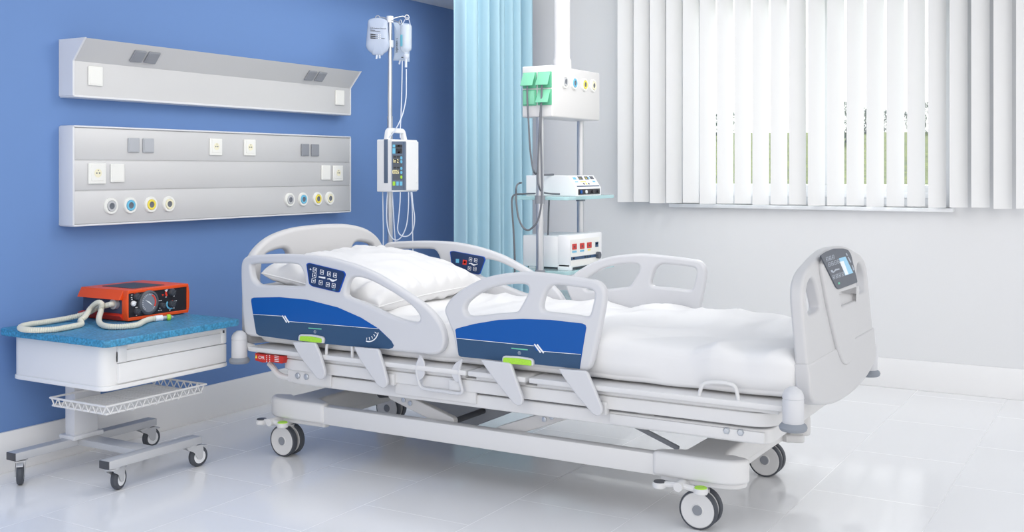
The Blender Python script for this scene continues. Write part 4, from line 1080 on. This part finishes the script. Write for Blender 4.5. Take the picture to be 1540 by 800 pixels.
for a, b, a2, b2 in ((298, 560, 288, 628), (326, 560, 328, 620)):
    p, q = bp([(a, b), (a2, b2)]); MB().cyl(fB @ Vector((*p, 0)), fB @ Vector((*q, 0)), .0055).build('spout', 'tube', bag)
cP = (604, 60); cPo = at(*cP, .03)
po = thing('iv_pouch', 'flat clear pouch printed Injection hanging right of the pole', 'iv bag', at(604, 90, .03), 'infusion bags')
bq = lambda pts: bagpts(pts, ox, oy, s8, *cP)
pillowbag(round_poly(bq([(488, 185), (560, 192), (610, 198), (688, 205), (690, 330), (684, 470), (688, 560), (688, 665), (600, 655), (487, 650), (496, 590), (505, 400), (500, 240)]), .004), cPo, .010, 'film', 'pouch', po)
fP = facing(cPo)
m = MB(); c_ = bq([(535, 468)])[0]
m.text('Injection s', fP @ Matrix.Translation((*c_, .0105)) @ Matrix.Rotation(PI / 2, 4, 'Z'), .0195, .0004)
m.prism(bq([(590, 608), (630, 612), (630, 622), (590, 618)]), fP @ Matrix.Translation((0, 0, .0105)), .0006); m.build('printed_label', 'print', po)
for a, b, a2, b2 in ((575, 640, 562, 695),):
    p, q = bq([(a, b), (a2, b2)]); MB().cyl(fP @ Vector((*p, 0)), fP @ Vector((*q, 0)), .005).build('spout', 'tube', po)
bo = thing('iv_bottle', 'upside-down clear IV bottle in front of the Injection pouch', 'iv bottle', at(611, 84, -.05))
cb = at(610.5, 38, -.05); bm_ = Matrix.Translation(cb) @ Matrix.Rotation(PI, 4, 'X')
rr = 8.6 * mpp
prof = [(0, 0), (rr * .9, 0), (rr, .006), (rr, .125), (rr * .92, .138), (rr * .55, .148), (rr * .45, .155), (rr * .45, .165), (0, .165)]
MB().lathe(prof, bm_, 28).build('glass', 'bottle', bo, 50)
m = MB().lathe([(rr * 1.004, .055), (rr * 1.012, .056), (rr * 1.012, .118), (rr * 1.004, .119)], bm_, 28)
# label only wraps the left third of the bottle
bmesh.ops.delete(m.bm, geom=[v for v in m.bm.verts if (v.co - cb).dot(RIGHT) > -rr * .35], context='VERTS'); m.build('paper_label', 'bagpaper', bo)
MB().lathe([(0, .163), (rr * .55, .163), (rr * .5, .178), (.007, .19), (.007, .235), (0, .235)], bm_, 18).build('drip_chamber', 'tube', bo)
hb_ = HK['c']
MB().tube([cb + RIGHT * rr * .8 + UP * -.004, hb_ + RIGHT * .012, hb_ + UP * .014, hb_ - RIGHT * .012, cb - RIGHT * rr * .8 + UP * -.004], .002).build('hanger', 'tube', bo)

def tubes(label, pxs, dts, r=.0032):
    pts = [at(a, b, d) for (a, b), d in zip(pxs, dts)]
    return tag(MB().tube(smooth_open(pts, 8), r).build('infusion_tube', 'tube'), label, 'tube', 'clear infusion tubes on the IV stand')
tubes('clear tube running from the IV bottle down to the pump handle', [(611, 104), (611, 125), (610.5, 148), (606, 170), (600, 185), (592, 199), (585, 207)], [-.05, -.06, -.08, -.14, -.17, -.17, -.16])
tubes('clear tube from the Injection pouch straight down behind the pump handle', [(605, 90), (604.5, 120), (603.5, 160), (602, 195), (602, 207)], [.03, .02, 0, -.04, -.06])
T_b = 289
tubes('clear tube hanging straight from the left corner of the pump', [(575.5, T_b), (576, 320), (576.5, 350), (576, 395)], [-.1] * 4)
tubes('longest clear tube loop under the pump, crossing the pole', [(583, T_b), (581.5, 310), (582, 335), (586, 352), (594, 361), (603, 357), (611, 340), (614, 315), (614.5, T_b)], [-.14, -.14, -.14, -.15, -.15, -.15, -.14, -.14, -.14])
tubes('clear tube just right of the pole ending at the headboard', [(590, T_b), (591, 310), (592.5, 335), (594, 358), (596, 380)], [-.12] * 5)
tubes('clear tube loop at the right corner under the pump', [(602, T_b), (601.5, 305), (599.5, 328), (598, 345), (603, 354), (613, 355), (621, 346), (623.5, 328), (621, 308), (619.5, T_b)], [-.16] * 10)
tubes('clear tube hanging straight from the right corner of the pump', [(618, T_b), (620, 315), (620.5, 350), (621, 385)], [-.10] * 4)

# ------------------------------------------------------------------ curtain
cur = thing('privacy_curtain', 'light blue floor-length curtain bunched beside the ceiling pendant', 'curtain', (5.89, 3.57, 0))
def cloth(u, v):
    z = .04 + v * (CZ - .05 - .04)
    ph = u * 2 * PI * 8.5 + 1.1 * math.sin(u * 9 + 1.0) + .25 * math.sin(v * 2.2 + u * 5)
    amp = (.046 + .020 * math.sin(u * 14 + 2)) * (1.0 - .25 * v)
    w_ = math.sin(ph); w_ = math.copysign(abs(w_) ** .8, w_)
    p = Vector((5.575, 3.655, z)).lerp(Vector((6.21, 3.49, z)), u) + Vector((.254, .967, 0)) * (amp * w_ * .8 + .012 * math.sin(u * 23 + v * 1.3)) + Vector((.967, -.254, 0)) * .005 * math.sin(v * 3 + u * 20)
    x, y = p.x, p.y
    return Vector((x, y, z))
m = MB().quadgrid(cloth, 300, 30); bmesh.ops.solidify(m.bm, geom=m.bm.faces[:], thickness=.002)
m.build('curtain_cloth', 'fabricblue', cur, 80)
m = MB().box(-.38, .38, -.015, .015, CZ - .03, CZ, .004, 0, Matrix.Translation((5.89, 3.572, 0)) @ Matrix.Rotation(math.atan2(-.165, .635), 4, 'Z')); m.build('curtain_track', 'upvc', cur)

# ------------------------------------------------------------------ ceiling pendant
pn = thing('medical_pendant', 'white ceiling pendant with gas outlets, green sockets and glass shelves', 'medical pendant', (5.07, 2.68, CZ))
QX0, QX1, QY0, QY1 = 4.801, 5.342, 2.587, 2.764
QZ0, QZ1 = P(831, 175.5, X=QX0).z, P(831, 97.5, X=QX0).z
MB().box(QX0, QX1, QY0, QY1, QZ0, QZ1, .008, seg=3).build('head_box', 'pendant', pn)
cxp, cyp = 4.985, 2.668
c0 = P(845.5, 95, t=FX * cxp + RX * cyp)
cxp, cyp = c0.x, c0.y
MB().lathe([(0, QZ1 - .002), (.048, QZ1 - .002), (.048, QZ1 + .006), (.047, QZ1 + .042), (.041, QZ1 + .052), (.040, CZ), (0, CZ)], Matrix.Translation((cxp, cyp, 0)), 32).build('column', 'pendant', pn)
MB().lathe([(0, CZ - .05), (.09, CZ - .05), (.10, CZ - .04), (.10, CZ), (0, CZ)], Matrix.Translation((cxp, cyp, 0)), 32).build('ceiling_flange', 'pendant', pn)
for px, py, mt in ((848.5, 123, 'ringgrey'), (862.5, 125, 'ringblue'), (878, 127.5, 'yellow'), (891, 129, 'cream')):
    p = P(px, py, Y=QY0); outlet(pn, p, .035, mt)
# green sockets with flaps on the narrow side
c7 = lambda p: crop(p, 760, 80, 6.669)
def qx(pts, dx=0): return onX(c7(pts), QX0 - dx)
for i, (base, flap) in enumerate((([(183, 198), (313, 195), (312, 350), (180, 352)], 1), ([(330, 190), (466, 188), (464, 343), (332, 345)], 1), ([(183, 370), (313, 366), (312, 524), (180, 527)], 0), ([(330, 365), (466, 361), (464, 518), (332, 522)], 1))):
    pts = qx(base); ys = [p[0] for p in pts]; zs_ = [p[1] for p in pts]
    ya, yb, za, zb2 = min(ys), max(ys), min(zs_), max(zs_)
    o = MB().box(QX0 - .006, QX0 + .002, ya, yb, za, zb2, .002).build('green_socket', 'mintdark', pn)
    if flap:
        MB().box(-.004, 0, ya + .004, yb - .004, -(zb2 - za) * .92, 0, .0015, 0, Matrix.Translation((QX0 - .005, 0, zb2 - .003)) @ Matrix.Rotation(math.radians(26), 4, 'Y')).build('flap', 'mint', o)
    else:
        MB().box(QX0 - .011, QX0 - .006, ya + .006, yb - .006, za + .006, zb2 - .006, .002).build('flap', 'mint', o)
PL1, PL2 = (4.829, 2.674), (5.335, 2.701)
S1, S2 = 1.113, .737
for x, y in (PL1, PL2): MB().cyl((x, y, .50), (x, y, QZ0 + .004), .0195).build('pole', 'steel', pn)
for k, z in enumerate((S1, S2, .575)):
    MB().prism(round_poly([(4.852, 2.53), (5.42, 2.53), (5.42, 2.86), (4.852, 2.86)], .03), Matrix.Translation((0, 0, z - .018)), .018, bev=.003).build('glass_shelf', 'shelfglass', pn)
    for x, y in (PL1, PL2): MB().cyl((x, y, z - .035), (x, y, z + .006), .026).build('shelf_clamp', 'hub', pn)

# --- unit on the upper shelf
u1 = thing('electrosurgery_unit', 'low white unit with sloped front on the upper glass shelf', 'medical device', (5.14, 2.7, S1))
dx0, dx1, dy0, dy1 = 4.995, 5.285, 2.552, 2.85
zt1 = P(865, 264, X=dx0).z
prf = [(dy0, S1), (dy1, S1), (dy1, zt1), (dy0 + .045, zt1), (dy0 + .002, S1 + .045), (dy0, S1 + .04)]
MB().prism(prf, yzframe(dx0), dx1 - dx0, bev=.003).build('case', 'pump', u1, 20)
slp = Vector((0, .043, zt1 - S1 - .045)); L_ = slp.length
fs = frame(((dx0 + dx1) / 2, dy0 + .002, S1 + .045), (1, 0, 0), slp)
W_ = dx1 - dx0
m = MB(); m.prism(rect(0, L_ * .52, W_ * .92, L_ * .88), fs, .0012, mi=0)
for cx, cy, w, h, mi in ((-.36, .74, .12, .2, 1), (-.12, .76, .17, .28, 2), (.12, .76, .14, .26, 2), (.34, .78, .14, .24, 2), (-.14, .76, .07, .14, 3), (.10, .76, .06, .14, 3), (-.1, .45, .22, .08, 3), (-.12, .28, .05, .14, 2), (-.02, .28, .05, .14, 3), (.08, .28, .05, .14, 2), (.34, .45, .1, .14, 1), (0, .08, .90, .07, 4), (.22, .76, .04, .2, 1), (-.36, .45, .12, .08, 1)):
    m.prism(rect(cx * W_, cy * L_, w * W_, h * L_), fs @ Matrix.Translation((0, 0, .0012)), .0008, mi=mi)
m.build('key_panel', ['white', 'ringblue', 'keydark', 'yellow', 'navy'], u1)['label'] = 'printed panel with small dark displays'
m = MB().box(dx0 + .02, dx1 - .02, dy0 - .0025, dy0 + .004, S1 + .007, S1 + .036, .001)
for k, (mi) in ((.16, 1), (.36, 2), (.62, 0), (.85, 0)):
    cx = dx0 + W_ * k; m.cyl((cx, dy0 - .002, S1 + .021), (cx, dy0 - .008, S1 + .021), .009, mi, 14)
m.build('socket_strip', ['black', 'blue', 'white'], u1)
# --- unit on the lower shelf
u2 = thing('medical_monitor', 'white boxy unit with three red displays on the lower glass shelf', 'medical device', (5.1, 2.7, S2))
ex0, ex1, ey0, ey1 = 4.925, 5.285, 2.548, 2.83
zt2 = P(857, 356, X=ex0).z
m = MB().box(ex0, ex1, ey0 + .02, ey1, S2 + .012, zt2, .006)
for x in (ex0 + .01, ex1 - .05):
    for y in (ey0 + .03, ey1 - .07): m.box(x, x + .04, y, y + .04, S2, S2 + .014, .002)
m.build('case', 'pump', u2)
m = MB().box(ex0 - .004, ex1 + .004, ey0, ey0 + .075, S2 + .012, zt2 + .008, .008); m.box(ex0 - .004, ex0 + .02, ey0, ey0 + .075, S2, S2 + .03, .003); m.box(ex1 - .02, ex1 + .004, ey0, ey0 + .075, S2, S2 + .03, .003)
m.build('front_bezel', 'pump', u2)
MB().box(ex0 + .02, ex1 - .02, ey0 + .01, ey1 - .02, S2 + .004, S2 + .013, .001).build('gap_shade', 'dark', u2)  # dark slab in the open gap, stands in for the shade under the case
c8b = lambda pts: [(p.x, p.z) for p in (P(a, b, Y=ey0) for a, b in crop(pts, 760, 240, 4.447))]
fE = xzframe(ey0); m = MB()
m.prism(c8b([(436, 537), (628, 516), (628, 690), (436, 716)]), fE, .0010, mi=0)
for cx in (460, 511, 559):
    dz = (460 - cx) * .11
    m.prism(c8b([(cx - 14, 565 + dz), (cx + 14, 562 + dz), (cx + 14, 600 + dz), (cx - 14, 603 + dz)]), fE, .004, mi=1)
    m.prism(c8b([(cx - 5, 578 + dz), (cx + 4, 577 + dz), (cx + 1, 590 + dz), (cx - 5, 590 + dz)]), fE, .0045, mi=2)
for pts, mi in (([(438, 653), (612, 630), (612, 650), (438, 674)], 3), ([(446, 612), (475, 609), (475, 620), (446, 623)], 4), ([(498, 606), (525, 603), (525, 614), (498, 617)], 4), ([(550, 600), (568, 598), (568, 606), (550, 608)], 5), ([(600, 552), (620, 549), (620, 582), (600, 584)], 3), ([(604, 556), (616, 554), (616, 566), (604, 568)], 4),
                ([(450, 656), (460, 655), (460, 664), (450, 665)], 6), ([(528, 646), (536, 645), (536, 655), (528, 656)], 5), ([(545, 644), (552, 643), (552, 653), (545, 654)], 5), ([(562, 642), (570, 641), (570, 650), (562, 651)], 5)):
    m.prism(c8b(pts), fE, .0022, mi=mi)
m.build('front_panel', ['ivory', 'red', 'dark', 'navy', 'ringblue', 'yellow', 'redprint'], u2)['label'] = 'front panel with three red displays and a blue stripe'
p = P(*crop([(612, 638)], 760, 240, 4.447)[0], Y=ey0); MB().cyl(p, p + Vector((0, -.018, 0)), .018).build('knob', 'keydark', u2)

# --- cables of the pendant
def cab(label, pts, r=.0048):
    return tag(MB().tube(smooth_open(pts, 8), r).build('power_cable', 'cable'), label, 'cable', 'dark cables on the pendant')
def cx_(pts, X): return [P(a, b, X=X) for a, b in pts]
XC = QX0 - .028
cab('dark cable from the upper left green socket down to the upper shelf unit', cx_([(793, 129), (793, 150), (795, 185), (797, 220), (800, 246), (803, 258)], XC) + [P(808, 262.5, X=4.90), P(820, 263, X=4.97), P(833, 262.3, X=5.0)])
cab('dark cable hanging in a wide loop from the upper right green socket', cx_([(815, 128), (814, 160), (813.5, 200), (814.5, 250), (815, 290)], XC) + cx_([(813, 315), (808, 333), (800, 343), (793, 346), (786, 341), (780, 328), (777, 310), (776, 292), (777, 280)], XC - .01) + cx_([(780, 276), (784, 275)], 4.97))
cab('dark cable from the lower right green socket to the shelf surface', cx_([(813.5, 156), (811.5, 190), (809.5, 235), (809, 265), (811, 282)], XC - .006) + [P(816, 289, X=4.86), P(826, 291, X=4.92), P(842, 291.8, X=4.94)])
cab('dark cable dropping from the back edge of the upper shelf', [P(805, 291.0, X=4.90), P(785, 291.6, X=4.90), P(774, 293, X=4.835), P(770, 300, X=4.83)] + cx_([(770.5, 320), (772.5, 350), (774, 385), (774, 420)], 4.83))
cab('short dark cable hanging behind the front pole between shelves', [P(826, 297, X=5.0), P(825, 320, X=5.0), P(824.5, 345, X=5.0), P(824, 356, X=5.0)])

# ------------------------------------------------------------------ light, world, camera
w = bpy.data.worlds.new('sky'); bpy.context.scene.world = w; w.use_nodes = True; nt = w.node_tree
bg = nt.nodes['Background']; tc = nt.nodes.new('ShaderNodeTexCoord'); sp = nt.nodes.new('ShaderNodeSeparateXYZ'); rp = nt.nodes.new('ShaderNodeValToRGB')
rp.color_ramp.elements[0].position = .0; rp.color_ramp.elements[0].color = (.74, .71, .675, 1)
rp.color_ramp.elements[1].position = .66; rp.color_ramp.elements[1].color = (.40, .435, .49, 1)
e = rp.color_ramp.elements.new(.08); e.color = (1, .96, .915, 1)
e = rp.color_ramp.elements.new(.40); e.color = (.955, .95, .94, 1)
nt.links.new(tc.outputs['Generated'], sp.inputs[0]); nt.links.new(sp.outputs['Z'], rp.inputs['Fac']); nt.links.new(rp.outputs['Color'], bg.inputs['Color'])
bg.inputs['Strength'].default_value = 1.82

def light(name, typ, loc, tgt, energy, size=None, size_y=None, col=(1, 1, 1), angle=None):
    l = bpy.data.lights.new(name, typ); l.energy = energy; l.color = col
    if size: l.shape = 'RECTANGLE'; l.size = size; l.size_y = size_y or size
    if angle is not None: l.angle = angle
    o = bpy.data.objects.new(name, l); C.objects.link(o); o.location = loc
    o.rotation_euler = (Vector(tgt) - Vector(loc)).to_track_quat('-Z', 'Y').to_euler(); return o
light('sun', 'SUN', (12, 2.2, 6), (12 - 5.2, 2.2 - .70, 6 - 3.36), 5.0, angle=math.radians(3), col=(1, .98, .95))
light('fill_light', 'AREA', (1.1, 2.3, CZ - .02), (2.5, 3.9, .3), 7, 1.2, 1.6, col=(1, .97, .93))  # added fill for the lower left wall and baseboard, no lamp known there
light('fill_light', 'AREA', (5.15, 3.05, CZ - .02), (5.75, 4.0, 1.2), 9, .6, .6, col=(1, .97, .93))  # unseen fill added to brighten the blue wall beside the curtain
light('fill_light', 'AREA', (4.2, 2.1, CZ - .02), (5.6, 4.0, 1.3), 36, 1.6, 1.6, col=(1, .97, .93))  # wall-washing fill added to lift the dark far corner, not a real fixture

cam = bpy.data.cameras.new('camera'); co = bpy.data.objects.new('camera', cam); C.objects.link(co)
co.location = (0, 0, CAMH); co.rotation_euler = (PI / 2, 0, math.atan2(-FX, RX))
cam.sensor_width = 36; cam.lens = 36 * F / 1540; cam.shift_y = -(400 - HY) / 1540; cam.clip_start = .05; cam.clip_end = 500
sc = bpy.context.scene; sc.camera = co
sc.view_settings.view_transform = 'Standard'; sc.view_settings.look = 'None'; sc.view_settings.gamma = 1; sc.view_settings.exposure = 0.04
sc.view_settings.use_curve_mapping = False
